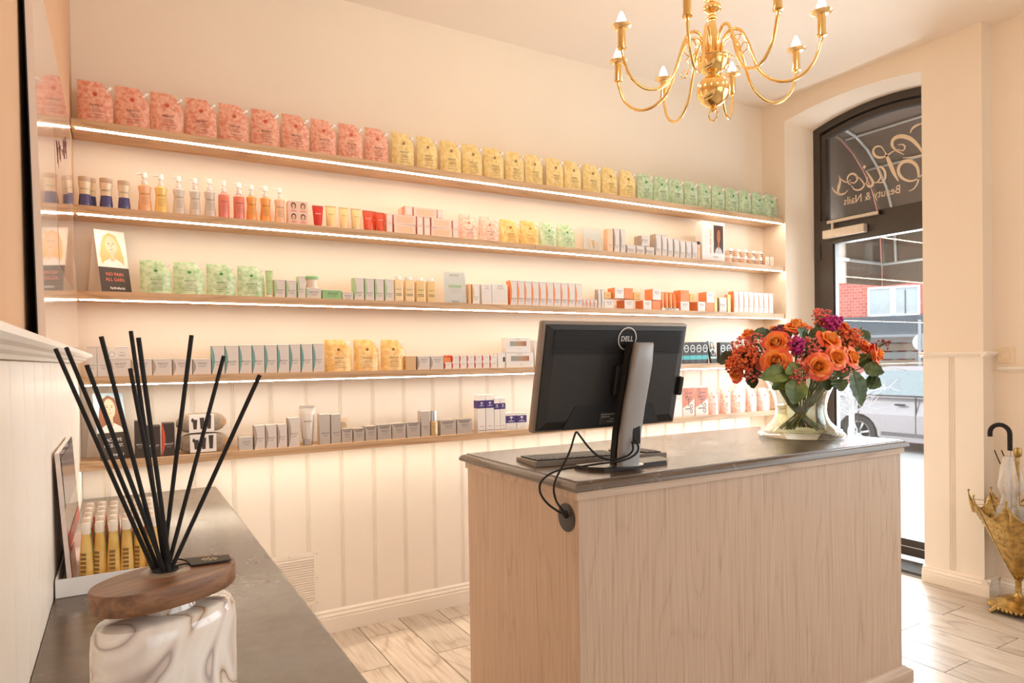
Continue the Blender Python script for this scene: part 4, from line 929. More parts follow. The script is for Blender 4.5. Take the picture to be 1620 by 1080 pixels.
for k in range(NP):
    a0 = 2 * PI * k / NP + 0.18; a1 = a0 + 2 * PI / NP
    m_ = MB(); f0 = pfn(a0, a1); m_.grid(f0, 10, 14); pn_ = m_.build('panel', OLDBRASS, us, 60)
    so_ = pn_.modifiers.new('thickness', 'SOLIDIFY'); so_.thickness = 0.002
    rb = MB(); rb.tube([f0(0, v / 10) for v in range(11)], 0.0030, 6); tip = Vector(f0(0, 1)); rb.build('rib', OLDBRASS, us, 60)
    fb = MB(); fb.tube([tip, tip + Vector((0, 0, 0.012))], 0.003, 6); fb.blob(tip + Vector((0, 0, 0.016)), 0.0065, 2); fb.build('finial', OLDBRASS, us, 60)
    em = MB()
    for j in range(9):
        v = 0.45 + 0.05 * j; q = Vector(f0(0.5 + 0.14 * math.sin(j * 1.9), v)); em.blob(q * 1.0, 0.006, 1, 0, (1, 1, 1.6))
    em.build('embossing', OLDBRASS, us, 60)
    if k < 4:
        q1 = Vector(f0(0, 0.93)); q2 = Vector(pfn(a0 + PI, a1 + PI)(0, 0.93)); MB().tube([q1, q2], 0.0018, 6).build('spreader', OLDBRASS, us)
MB().tube([(0, 0, 0.165), (0, 0, 0.60), (0.0, 0, 0.81)], 0.0085, 10).build('shaft', OLDBRASS, us, 60)
MB().lathe([(0.009, 0.800), (0.016, 0.806), (0.018, 0.817), (0.018, 0.834), (0.013, 0.846), (0.0, 0.850)], 16).build('knob', OLDBRASS, us, 50)
# folded umbrella leaning in the stand
hb = on_x(1576, 700, 3.98)
um = thing('umbrella', 'transparent plastic umbrella with a black crook handle in the brass stand', 'umbrella', (ux + 0.004, uy + 0.036, 0.205))
k0 = 0.625
crook = [(0, 0, k0), (0, 0, k0 + 0.085)] + [(-0.0, 0.046 - 0.046 * math.cos(a), k0 + 0.085 + 0.046 * math.sin(a)) for a in [PI * i / 10 for i in range(1, 11)]] + [(0, 0.092, k0 + 0.065)]
MB().tube(crook, 0.0115, 12).build('handle', MATTEBLACK, um, 60)
MB().tube([(0, 0, 0), (0, 0, k0 + 0.01)], 0.005, 8).build('shaft', CHROME, um, 60)
FILM = plain('plastic_film', S(244, 240, 234), 0.25, coat=0.5); FILM.node_tree.nodes['Principled BSDF'].inputs['Alpha'].default_value = 0.5
def fold(u, v):
    a = 2 * PI * u; r = (0.016 + 0.040 * math.sin(PI * min(1, v * 0.95 + 0.03)) ** 0.8) * (1 + 0.22 * math.sin(7 * a + 5 * v) + 0.10 * math.sin(13 * a - 9 * v)); r *= 1 - 0.45 * math.exp(-((v - 0.62) / 0.07) ** 2)
    return (r * math.cos(a), r * math.sin(a), 0.02 + 0.575 * v)
MB().grid(fold, 48, 24).build('canopy', FILM, um, 180)
fl_ = MB()
for j in range(26):
    a = random.uniform(0, 2 * PI); v = random.uniform(0.25, 0.98); q = fold(a / (2 * PI), v); q2 = fold(a / (2 * PI) + 0.03, min(1, v + 0.12)); fl_.tube([q, q2], 0.0012, 4)
fl_.build('creases', plain('film_crease', S(236, 232, 226), 0.4), um)
for k in range(2): MB().tube([(0.02 - 0.03 * k, 0.02 + 0.02 * k, 0.55), (0.025 - 0.03 * k, 0.05 + 0.02 * k, 0.62)], 0.003, 6).build('rib_tip', MATTEBLACK, um)

# ================================================================ stone-topped counter on the left
CT, CXE = 0.783, 0.363
CY0 = 0.30
ctr = thing('side_counter', 'long low counter with dark stone top along the left wall', 'counter', (XL + 0.01, D - 0.01, 0))
ox, oy = XL + 0.01, D - 0.01
MB().box(0.0, CXE - 0.035 - ox, CY0 + 0.03 - oy, -0.01, 0.0, CT - 0.031).build('body', TRIM, ctr)
EP = [(-0.02, CT - 0.030), (0.0, CT - 0.030), (0.004, CT - 0.026), (0.004, CT - 0.012), (-0.001, CT - 0.006), (-0.006, CT - 0.004), (-0.007, CT), (-0.03, CT)]
mb = MB()
mb.loft([[(0.0, CY0 - oy, z) for z in ()] or [(0.0, CY0 - oy - a * 0, CT - 0.030), *[(CXE - ox + a, CY0 - oy, z) for a, z in EP[1:7]], (0.0, CY0 - oy, CT)], [(0.0, 0.0, CT - 0.030), *[(CXE - ox + a, 0.0, z) for a, z in EP[1:7]], (0.0, 0.0, CT)]])
mb.build('stone_top', STONE, ctr)
# ---------------------------------------------------------------- reed diffuser
DZ = 1.088
A = on_z(146, 944, DZ); B_ = on_z(362, 880, DZ); dc = (A + B_) / 2; ang_ = math.atan2(B_.y - A.y, B_.x - A.x)
la = (B_ - A).length / 2 * 1.0; lb = la * 0.62
df = thing('reed_diffuser', 'marbled glass reed diffuser with oval walnut lid and black reeds', 'diffuser', (dc.x, dc.y, CT + 0.001), ang_)
zl = DZ - CT
MARB, nt, p = base_mat('marbled_glass')
tc = N(nt, 'ShaderNodeTexCoord'); n1 = N(nt, 'ShaderNodeTexNoise', Scale=5.0, Detail=1.2, Distortion=2.6); nt.links.new(tc.outputs['Object'], n1.inputs['Vector'])
mu = N(nt, 'ShaderNodeMath', operation='MULTIPLY'); mu.inputs[1].default_value = 5.0; nt.links.new(n1.outputs['Fac'], mu.inputs[0]); pp = N(nt, 'ShaderNodeMath', operation='PINGPONG'); pp.inputs[1].default_value = 1.0; nt.links.new(mu.outputs[0], pp.inputs[0])
rr_ = ramp(nt, [(0.0, S(150, 110, 70)), (0.04, S(204, 184, 164)), (0.16, S(230, 218, 206)), (0.5, S(238, 230, 220)), (0.72, S(228, 216, 206)), (0.90, S(206, 190, 180)), (1.0, S(168, 152, 146))]); nt.links.new(pp.outputs[0], rr_.inputs['Fac']); nt.links.new(rr_.outputs['Color'], p.inputs['Base Color'])
p.inputs['Roughness'].default_value = 0.12; p.inputs['Coat Weight'].default_value = 0.8
def oval(a, b, z, n=48): return [(a * math.copysign(abs(math.cos(t)) ** 0.92, math.cos(t)), b * math.copysign(abs(math.sin(t)) ** 0.92, math.sin(t)), z) for t in [2 * PI * i / n for i in range(n)]]
j = MB(); zs = zl - 0.040
j.loft([oval(la * 0.93, lb * 0.93, 0.0), oval(la * 0.99, lb * 0.99, 0.008), oval(la * 0.995, lb * 0.995, 0.10), oval(la * 0.995, lb * 0.995, zs - 0.030), oval(la * 0.98, lb * 0.98, zs - 0.014), oval(la * 0.92, lb * 0.90, zs - 0.003), oval(la * 0.84, lb * 0.80, zs), oval(0.03, 0.03, zs + 0.001), oval(0.026, 0.026, zs + 0.012), oval(0.026, 0.026, zl - 0.0255)])
j.build('bottle', MARB, df, 40)
ld = MB(); ld.loft([oval(la * 0.97, lb * 0.97, zl - 0.0245), oval(la, lb, zl - 0.0215), oval(la, lb, zl - 0.002), oval(la * 0.985, lb * 0.985, zl)]); ld.build('lid', WALNUT, df, 40)
hx = on_z(262, 904, DZ); Rz = Matrix.Rotation(-ang_, 3, 'Z')
hl_ = Rz @ (hx - Vector((dc.x, dc.y, DZ)))
MB().lathe([(0.028, 0.0), (0.026, 0.0012), (0.016, 0.0015), (0.014, 0.0005), (0.0, 0.0005)], 32, (hl_.x, hl_.y, zl)).build('collar', plain('grey_collar', S(150, 130, 112), 0.4), df, 40)
MB().lathe([(0.0145, 0.0), (0.0145, 0.002), (0, 0.002)], 24, (hl_.x, hl_.y, zl)).build('opening', MATTEBLACK, df)
RX = [((88, 552), (246, 905)), ((105, 550), (254, 905)), ((137, 577), (262, 905)), ((160, 532), (258, 904)), ((207, 524), (262, 904)), ((206, 583), (268, 904)), ((219, 534), (270, 904)), ((303, 530), (256, 905)), ((354, 563), (263, 904)), ((411, 593), (268, 903))]
dd0 = (hx - EYE_P).dot(_fwd)
for i, (tp_, bt) in enumerate(RX):
    b = at_depth(bt[0], bt[1] + 3, dd0 + 0.006 * math.sin(i * 2.1)); t_ = at_depth(tp_[0], tp_[1], dd0 + 0.06 * math.sin(i * 1.7 + 0.5))
    b2 = b + (b - t_).normalized() * 0.015
    q = [Rz @ (v - Vector((dc.x, dc.y, CT + 0.001))) for v in (b2, t_)]
    MB().tube(q, 0.0026, 10).build('reed', MATTEBLACK, df, 60)
tg0 = [on_z(px, py, DZ + 0.003) for px, py in ((293, 884), (362, 878), (366, 886), (303, 895))]
tgl = [Rz @ (v - Vector((dc.x, dc.y, CT + 0.001))) for v in tg0]
tgm = MB(); tgm.add([tuple(v) for v in tgl] + [(v.x, v.y, v.z + 0.0012) for v in tgl], [(0, 1, 2, 3), (4, 5, 6, 7), (0, 1, 5, 4), (1, 2, 6, 5), (2, 3, 7, 6), (3, 0, 4, 7)]); tag_ = tgm.build('tag', plain('dark_tag', S(50, 42, 36), 0.6), df)
cen = sum(tgl, Vector()) / 4; ax_ = (tgl[1] - tgl[0]).normalized(); bx_ = (tgl[3] - tgl[0]).normalized()
em = MB()
for k in range(8):
    for r0, r1 in ((0.0015, 0.0035), (0.0045, 0.0075)):
        a = 2 * PI * k / 8; P = []
        for (r, da) in ((r0, -0.2), (r1, -0.2), (r1, 0.25), (r0, 0.25)): P.append(tuple(cen + ax_ * r * 1.3 * math.cos(a + da) + bx_ * r * math.sin(a + da) + Vector((0, 0, 0.0016))))
        em.add(P, [(0, 1, 2, 3)])
em.build('emblem', plain('cream_print', S(222, 200, 172), 0.6), tag_)
c0 = [on_z(px, py, DZ + 0.004) for px, py in ((268, 888), (280, 884), (292, 886), (297, 890), (285, 893), (268, 897), (262, 894))]
MB().tube([Rz @ (v - Vector((dc.x, dc.y, CT + 0.001))) for v in catmull(c0, 5)], 0.0011, 6).build('cord', MATTEBLACK, df)
# ---------------------------------------------------------------- counter display of small pouch bottles
ds = thing('display_tray', 'white cardboard display tray with an upright header card against the left wall', 'display', (XL + 0.012, 1.93, CT + 0.001))
tw, tl = 0.250, 0.52
mb = MB(); mb.box(0, tw, 0, tl, 0, 0.003); mb.box(0, tw, 0, 0.004, 0.003, 0.044); mb.box(0, tw, tl - 0.004, tl, 0.003, 0.044); mb.box(tw - 0.004, tw, 0.004, tl - 0.004, 0.003, 0.044); mb.box(0, 0.004, 0.004, tl - 0.004, 0.003, 0.044)
mb.build('tray', PAPER, ds)
hd_ = MB(); hd_.add([(0.034, 0.03, 0.004), (0.034, tl - 0.02, 0.004), (0.012, tl - 0.02, 0.345), (0.012, 0.03, 0.345), (0.024, 0.03, 0.004), (0.024, tl - 0.02, 0.004), (0.002, tl - 0.02, 0.345), (0.002, 0.03, 0.345)], [(0, 1, 2, 3), (4, 5, 6, 7), (0, 1, 5, 4), (1, 2, 6, 5), (2, 3, 7, 6), (3, 0, 4, 7)])
hdr = hd_.build('header_card', plain('glossy_card', S(226, 208, 196), 0.08, 0.0, coat=1.0), ds)
prn = MB()
def hcard(y0, y1, z0, z1, m): prn.add([(0.0345 - 0.022 * (z - 0.004) / 0.341 + 0.0004, y, z) for y, z in ((y0, z0), (y1, z0), (y1, z1), (y0, z1))], [(0, 1, 2, 3)], m)
hcard(0.05, 0.48, 0.10, 0.135, 0); hcard(0.05, 0.48, 0.20, 0.33, 1); hcard(0.05, 0.20, 0.01, 0.09, 2)
prn.build('header_print', [plain('red_print', S(214, 70, 52), 0.2), plain('pale_photo_print', S(150, 136, 134), 0.15), plain('peach_print', S(240, 196, 176), 0.2)], hdr)
PBM = {}
for nm, c3 in (('yellow', (S(240, 200, 116), S(232, 186, 98), S(222, 172, 84))), ('green', (S(176, 206, 160), S(150, 190, 140), S(128, 172, 122))), ('red', (S(232, 110, 86), S(222, 90, 70), S(206, 74, 58)))):
    PBM[nm] = mottled('mini_pouch_' + nm, *c3, 40, 0.3, 0.3)
def mini_mesh(mat):
    rg = []
    for z, w, t in ((0, 0.0135, 0.011), (0.02, 0.0142, 0.012), (0.05, 0.0128, 0.010), (0.075, 0.0100, 0.008), (0.088, 0.0080, 0.0075)): rg.append([(w * math.cos(2 * PI * i / 14), t * math.sin(2 * PI * i / 14), z) for i in range(14)])
    return MB().loft(rg).mesh('body', mat, 50)
cap_me = MB().lathe([(0.0092, 0.088), (0.0096, 0.090), (0.0096, 0.101), (0.0084, 0.106), (0.0, 0.107)], 14).mesh('cap', plain('milky_cap', S(246, 232, 214), 0.35), 50)
lb = MB()
for i in range(7): lb.box(-0.006, 0.006, -0.0136, -0.0128, 0.010 + i * 0.007, 0.0145 + i * 0.007)
lb_me = lb.mesh('label_print', plain('brown_print', S(150, 112, 62), 0.6))
for r, (nm, y_) in enumerate((('yellow', 1.985), ('green', 2.055), ('red', 2.125), ('green', 2.195), ('red', 2.265))):
    me = mini_mesh(PBM[nm])
    for c_ in range(6):
        lab = f'{nth(c_, 6)}small {nm} pouch bottle, {["front row", "second row", "third row", "fourth row", "back row"][r]} of the counter display'
        t = thing('pouch_bottle', lab, 'bottle', (XL + 0.012 + 0.062 + c_ * 0.0295, y_ + 0.004 * math.sin(c_ * 2.0), CT + 0.0045), random.uniform(-0.25, 0.25), 'pouch bottles in the counter display')
        t.scale = (1.12, 1.12, 1.5)
        put('body', me, t); put('cap', cap_me, t)
        if r == 0: put('label_print', lb_me, t, None, (-0.05, 0, -0.5))
# ---------------------------------------------------------------- leaning picture panel on the rail
pn = thing('leaning_panel', 'tall glossy white picture panel leaning on the rail at far left', 'panel', (XL + 0.008, 1.58, 1.3885))
LP = [(0.0255, 0.0), (0.0150, 0.68)]; TH = 0.0145
ln_ = 1.15
def slab(mb, off0, off1, y0, y1, z0, z1):
    def X(z): return LP[0][0] + (LP[1][0] - LP[0][0]) * z / 0.68
    mb.add([(X(z) + o, y, z) for o in (off0, off1) for y, z in ((y0, z0), (y1, z0), (y1, z1), (y0, z1))], [(0, 1, 2, 3), (4, 5, 6, 7), (0, 1, 5, 4), (1, 2, 6, 5), (2, 3, 7, 6), (3, 0, 4, 7)])
mb = MB(); slab(mb, -TH + 0.002, 0.0, 0, ln_, 0, 0.78); mb.build('panel', plain('gloss_white_panel', S(244, 228, 214), 0.10, 0.0, var=0.01, coat=0.8), pn)
mb = MB(); slab(mb, -TH, -TH + 0.0018, -0.002, ln_ + 0.002, 0, 0.78); mb.build('backing', MATTEBLACK, pn)
pr = MB()
for (y0, y1, z0, z1, m_) in ((0.42, 0.98, 0.20, 0.55, 0),): slab(pr, 0.0003, 0.0006, y0, y1, z0, z1)
pr.build('picture_print', plain('faded_rose_print', S(236, 196, 176), 0.06, coat=1.0), pn)
sg_ = MB()
for k in range(5): sg_.tube([(LP[0][0] - 0.0105 * (0.50 + 0.03 * k) / 0.68 + 0.0007, 0.5 + 0.09 * k + 0.03 * math.sin(q * 2), 0.50 + 0.03 * k + 0.03 * math.cos(q * 3 + k)) for q in range(5)], 0.0007, 4)
sg_.build('script_print', plain('dark_red_print', S(120, 52, 46), 0.4), pn)
# ================================================================ products on the shelves
INK = plain('dark_ink', S(66, 52, 48), 0.6); INKL = plain('grey_ink', S(150, 134, 124), 0.6); WINK = plain('white_ink', S(244, 240, 236), 0.5)
BRAND = 'PAYOT'
YF = 3.160
SHN = ['top shelf', 'second shelf', 'third shelf', 'fourth shelf', 'lowest shelf']
def span(sh, l, r, top, y=YF):
    """left and right x and height of something on a shelf, measured on the plane of its front"""
    z = SH[sh]; a = on_y(l, top, y).x; b = on_y(r, top, y).x; h = on_y((l + r) / 2, top, y).z - z
    return a, b, h, z
# ---- refill pouches
CAPM = plain('milky_spout', S(248, 240, 232), 0.3)
POUCH = {'coral': mottled('pouch_coral', S(248, 196, 174), S(240, 174, 150), S(228, 146, 122), 70), 'yellow': mottled('pouch_yellow', S(246, 224, 164), S(240, 212, 144), S(230, 198, 124), 50), 'green': mottled('pouch_green', S(210, 224, 190), S(192, 212, 172), S(168, 196, 152), 55),
         'peach': mottled('pouch_peach', S(252, 222, 204), S(248, 204, 184), S(242, 180, 158), 60), 'pink': mottled('pouch_pink', S(252, 218, 202), S(248, 198, 178), S(242, 172, 150), 60), 'gold': mottled('pouch_gold', S(250, 214, 146), S(244, 200, 120), S(236, 182, 98), 45), 'lime': mottled('pouch_lime', S(214, 230, 196), S(196, 218, 176), S(170, 202, 150), 50)}
EMB = {'coral': S(206, 84, 64), 'yellow': S(150, 116, 60), 'green': S(70, 140, 84), 'peach': S(226, 130, 96), 'pink': S(226, 120, 90), 'gold': S(160, 120, 60), 'lime': S(90, 160, 84)}
def pouch_body(mat):
    """12 x 16.5 cm stand-up pouch, cut corner at top right, gusset at the foot"""
    W, Hh = 0.060, 0.165
    out = [(-W, 0), (W, 0), (W, 0.112), (W * 0.36, Hh), (-W, Hh)]
    def right(z): return W if z < 0.112 else W - (W - W * 0.36) * (z - 0.112) / (Hh - 0.112)
    def th(u, z): return (0.019 * (1 - z / Hh) ** 0.7 + 0.0015) * (1 - abs(2 * u - 1) ** 3.5) + 0.0008
    fr = MB(); n, k = 10, 12
    for s in (-1, 1):
        fr.grid(lambda u, v: (-W + (right(v * Hh) + W) * u, s * th(u, v * Hh), v * Hh), n, k)
    fr.add([(W, -0.0008, 0.112), (W * 0.36, -0.0008, Hh), (W * 0.36, 0.0008, Hh), (W, 0.0008, 0.112)], [(0, 1, 2, 3)])
    return fr.mesh('body', mat, 60)
_cap = MB(); _cap.lathe([(0.0045, -0.004), (0.0045, 0.006), (0.0075, 0.006), (0.0075, 0.020), (0.0, 0.021)], 12)
_cap = _cap.mesh('spout_cap', CAPM, 50)
_lines = MB()
for i, w in enumerate((0.018, 0.026, 0.028, 0.0, 0.030, 0.0, 0.034)):
    if w: _lines.box(-w * 0.8, w * 0.8, -0.0003, 0, -0.009 - i * 0.0062, -0.0076 - i * 0.0062)
_lines = _lines.mesh('small_print', plain('pouch_ink', S(150, 116, 96), 0.6))
_pb = {}
def pouch(sh, l, r, top, col, label, group, y=YF, yaw=0.0):
    a, b, h, z = span(sh, l, r, top, y)
    t = thing('refill_pouch', label, 'pouch', ((a + b) / 2, y + 0.02, z), yaw + random.uniform(-0.04, 0.04), group)
    t.scale = ((b - a) / 0.120, 1, h / 0.165)
    if col not in _pb:
        e = MB(); e.lathe([(0.0075, 0), (0.0075, 0.0006), (0, 0.0006)], 14); _pb[col] = (pouch_body(POUCH[col]), e.mesh('emblem', plain('emblem_' + col, EMB[col], 0.5), 40))
    put('body', _pb[col][0], t); put('spout_cap', _cap, t, (0.0400, 0, 0.1375), (0, math.radians(39), 0)); put('emblem', _pb[col][1], t, (0.0, -0.0135, 0.113), (PI / 2 + 0.1, 0, 0))
    letter(t, BRAND, INK, 0.043, (0.002, -0.0190, 0.068), (-0.14, 0, 0)); put('small_print', _lines, t, (0.002, -0.0192, 0.064), (-0.14, 0, 0))
def row(items, fn): 
    for i, it in enumerate(items): fn(i, len(items), *it)
reds = [(121.5, 177.8), (181.5, 236), (238, 290), (293.7, 342.6), (347, 394), (398, 442.6), (447, 490), (493, 533), (537, 575), (579, 616)]
yel = [(621, 656.7), (661, 694), (698.6, 731), (733.5, 765), (768, 799), (801.5, 832), (833, 861), (866.6, 894), (895.5, 922), (925, 953), (955, 979.6), (983, 1008)]
grn = [(1011, 1036), (1037, 1060), (1060.5, 1084), (1086, 1107), (1108, 1128), (1129, 1150), (1151.5, 1171), (1172, 1192), (1193, 1213), (1213.5, 1232)]
ZPT = 2.4865
for col, rw, wd in (('coral', reds, 'coral'), ('yellow', yel, 'yellow'), ('green', grn, 'pale green')):
    for i, (l, r) in enumerate(rw):
        # all stand about 16.8 cm high: find the pixel row of that height
        x_ = on_y((l + r) / 2, 250, YF).x; p_ = Vector((x_, YF, ZPT)) - EYE_P; top = CY - F * p_.dot(_up) / p_.dot(_fwd)
        pouch(0, l, r, top, col, f'{nth(i, len(rw))}{wd} refill pouch in the row on the top shelf', 'refill pouches on the top shelf')
for i, (l, r, tp_, col) in enumerate([(728, 757, 339, 'peach'), (760, 791, 343, 'peach'), (793, 824, 347, 'gold'), (825.5, 854, 349, 'gold'), (856.5, 883, 352, 'lime'), (884.5, 912, 355, 'lime')]):
    pouch(1, l, r, tp_, col, f'{"left" if i % 2 == 0 else "right"} {["peach", "yellow", "pale green"][i // 2]} crinkled pouch on the second shelf', 'pouches on the second shelf', YF + 0.02)
for i, (l, r) in enumerate([(221, 271), (274, 324), (327, 373), (376, 419)]): pouch(2, l, r, 411 + i * 3.2, 'lime', f'{nth(i, 4)}green refill pouch on the third shelf beside the tent card', 'green pouches on the third shelf')
for i, (l, r) in enumerate([(515, 557), (561, 601), (604, 641)]): pouch(3, l, r, 537, 'gold', f'{nth(i, 3)}golden yellow refill pouch on the fourth shelf'.replace('second-from-left', 'middle'), 'yellow pouches on the fourth shelf')
for i, (l, r) in enumerate([(1122, 1139.5), (1143, 1159), (1160.5, 1182), (1183.5, 1200), (1202.5, 1221)]): pouch(4, l, r, 615.5 - i * 0.6, 'pink', f'{nth(i, 5)}pink refill pouch on the lowest shelf behind the vase', 'pink pouches on the lowest shelf')
# ---- cartons
def cmat(n, c, rough=0.5, metal=0.0, coat=0.0): return plain('carton_' + n, S(*c), rough, metal, 0.02, 20, coat)
GREY = cmat('grey', (226, 218, 212)); WHT = cmat('white', (240, 234, 228)); SILV = cmat('silver', (206, 196, 186), 0.3, 0.35); DARK = cmat('dark', (66, 54, 48)); ORG = cmat('orange', (240, 142, 84)); CREAM = cmat('cream', (246, 226, 208)); PINKB = cmat('pink', (248, 220, 206)); KRAFT = cmat('kraft', (222, 186, 140)); PEACH = cmat('peach', (246, 208, 176)); TEAL = cmat('teal', (120, 168, 162)); REDC = cmat('red', (222, 84, 62)); GRNC = cmat('green', (150, 200, 140)); LGRN = cmat('pale_green', (178, 206, 160)); GOLD = cmat('gold', (222, 178, 110), 0.35, 0.3); PURP = cmat('purple', (72, 48, 118)); SAL = cmat('salmon', (236, 160, 130)); BLK = cmat('black', (44, 36, 32))
def carton(sh, l, r, top, body, label, group, side=None, y=YF, depth=None, yaw=0.0, text=BRAND, tz=0.30, tw=0.62, ink=INK, z0=None, lens=True, extra=None, name='product_carton'):
    a, b, h, z = span(sh, l, r, top, y)
    if z0 is not None: z, h = z0, h - (z0 - z)
    w = b - a; dp = depth or min(max(w, 0.03), 0.065)
    t = thing(name, label, 'box', ((a + b) / 2, y, z), yaw, group)
    m = MB(); g = 0.0004
    m.box(-w / 2 + g, w / 2 - g, 0, dp, 0, h - 0.0015, 0, 1)
    m.add([(-w / 2 + g, 0.0, h - 0.0015), (w / 2 - g, 0.0, h - 0.0015), (w / 2 - g, dp, h - 0.0015), (-w / 2 + g, dp, h - 0.0015), (-w / 2 + 0.0015, 0.0015, h), (w / 2 - 0.0015, 0.0015, h), (w / 2 - 0.0015, dp - 0.0015, h), (-w / 2 + 0.0015, dp - 0.0015, h)], [(4, 5, 6, 7), (0, 1, 5, 4), (1, 2, 6, 5), (2, 3, 7, 6), (3, 0, 4, 7)])
    m.build('body', [body, side or body], t)
    if side is not None and lens:
        s = MB(); n = 10; bul = min(0.26 * w, 0.012)
        pts = [(-w / 2 + g, h * i / n) for i in range(n + 1)] + [(-w / 2 + g + bul * math.sin(PI * (n - i) / n), h * (n - i) / n) for i in range(1, n)]
        s.add([(x, -0.0003, zz) for x, zz in pts], [list(range(len(pts)))]); s.build('side_stripe', side, t)
    fl = MB(); fl.box(-w / 2 + 0.002, w / 2 - 0.002, -0.0003, 0.0, h - 0.004, h - 0.0033); fl.build('flap_seam', INKL, t)
    if text: letter(t, text, ink, w * tw, (w * 0.04, -0.0006, h * tz))
    if text:
        q = MB(); q.box(-w * 0.22, w * 0.26, -0.0004, 0, h * tz - 0.010, h * tz - 0.0086); q.box(-w * 0.16, w * 0.2, -0.0004, 0, h * tz - 0.0145, h * tz - 0.0133); q.build('small_print', INKL, t)
    if extra: extra(t, w, h, dp)
    return t
# second shelf
def bottle_loft(ws, n=16, ty=0.8): return [[(w * math.cos(2 * PI * i / n), w * ty * math.sin(2 * PI * i / n), z) for i in range(n)] for w, z in ws]
def waisted(sh, l, r, top, label, group, liquid, y=YF, capm=None, low=None):
    a, b, h, z = span(sh, l, r, top, y); w = (b - a) / 2
    t = thing('lotion_bottle', label, 'bottle', ((a + b) / 2, y + w, z), 0, group)
    pr = [(0.92, 0.0), (0.98, 0.03), (1.0, 0.12), (0.90, 0.30), (0.82, 0.48), (0.86, 0.64), (0.97, 0.78), (0.98, 0.84)]
    MB().loft(bottle_loft([(w * k, h * q) for k, q in pr])).build('body', liquid, t, 50)
    if low: MB().loft(bottle_loft([(w * k * 1.01, h * q) for k, q in pr[:4]] + [(w * 0.85, h * 0.42)])).build('blue_layer', low, t, 50)
    MB().loft(bottle_loft([(w * 0.90, h * 0.845), (w * 0.95, h * 0.86), (w * 1.0, h * 0.97), (w * 0.97, h * 1.0)])).build('cap', capm or cmat('beige_cap', (206, 180, 156)), t, 50)
    letter(t, BRAND, INK, w * 1.2, (0, -w * 0.80 - 0.001, h * 0.58)); return t
CLEARB = cmat('clear_lotion', (236, 216, 184), 0.2, 0, 0.6); BLUEB = cmat('blue_lotion', (70, 72, 124), 0.2, 0, 0.6)
for i, (l, r, tp_, y) in enumerate([(122.5, 144, 278, YF), (138, 152, 281, YF + 0.05), (156.5, 178, 280.5, YF), (185.5, 206, 284.5, YF)]):
    waisted(1, l, r, tp_, f'{["leftmost", "half-hidden second", "third", "rightmost"][i]} two-tone lotion bottle with blue base, left end of second shelf', 'two-tone lotion bottles', CLEARB, y, None, BLUEB)
PUMPC = {'apricot': (244, 186, 140), 'honey': (246, 208, 120), 'pearl grey': (216, 204, 192), 'raspberry': (226, 128, 110), 'orange': (246, 166, 84), 'pale peach': (250, 204, 168)}
def pump(i, l, r, top, colr, label):
    a, b, h, z = span(1, l, r, top); w = (b - a) / 2 * 0.97
    t = thing('pump_bottle', label, 'bottle', ((a + b) / 2, YF + w, z), 0, 'pump bottles on the second shelf')
    bm_ = cmat('pump_' + colr.replace(' ', '_'), PUMPC[colr], 0.22, 0, 0.5)
    if colr == 'raspberry': pr = [(0.96, 0), (1, 0.02), (1, 0.60), (0.92, 0.64), (0.55, 0.67), (0.5, 0.69)]
    else: pr = [(0.94, 0.0), (1.0, 0.03), (0.96, 0.16), (0.82, 0.36), (0.80, 0.46), (0.92, 0.60), (0.96, 0.65), (0.70, 0.68), (0.42, 0.70)]
    MB().loft(bottle_loft([(w * k, h * q) for k, q in pr])).build('body', bm_, t, 50)
    MB().lathe([(w * 0.42, h * 0.70), (w * 0.44, h * 0.705), (w * 0.44, h * 0.79), (w * 0.22, h * 0.80), (w * 0.18, h * 0.86)], 14).build('collar', WHITE, t, 50)
    hdm = MB(); hdm.lathe([(w * 0.20, h * 0.86), (w * 0.42, h * 0.87), (w * 0.42, h * 0.985), (w * 0.36, h)], 14); hdm.tube([(0, 0, h * 0.96), (-w * 0.8, 0, h * 0.965), (-w * 1.1, 0, h * 0.945)], w * 0.13, 8); hdm.build('pump_head', WHITE, t, 50)
    letter(t, BRAND, INK, w * 1.25, (0.001, -w * 0.80 - 0.001, h * 0.44))
    q = MB()
    for k in range(4): q.box(-w * 0.5, w * 0.5, -w * 0.82, -w * 0.815, h * (0.34 - 0.05 * k), h * (0.348 - 0.05 * k))
    q.build('small_print', INKL, t)
PB = [(217, 240, 271, 'apricot', 'apricot pump bottle, first from left on the second shelf'), (243.5, 265.5, 274, 'honey', 'honey yellow pump bottle beside the apricot one on second shelf'), (272.5, 293, 277, 'pearl grey', 'left of three pearl grey pump bottles on the second shelf'), (299, 318, 280, 'pearl grey', 'middle of three pearl grey pump bottles on the second shelf'), (322.5, 342, 281, 'pearl grey', 'right of three pearl grey pump bottles on the second shelf'),
      (345.5, 363.5, 284, 'raspberry', 'left raspberry red spray bottle on the second shelf'), (369.5, 388, 287.5, 'raspberry', 'right raspberry red spray bottle on the second shelf'), (389.5, 408, 291, 'orange', 'left of two orange pump bottles on the second shelf'), (411.5, 430.5, 293, 'orange', 'right of two orange pump bottles on the second shelf'), (434.5, 452.5, 296, 'pale peach', 'pale peach pump bottle next to the portrait box, second shelf')]
for i, q in enumerate(PB): pump(i, *q)
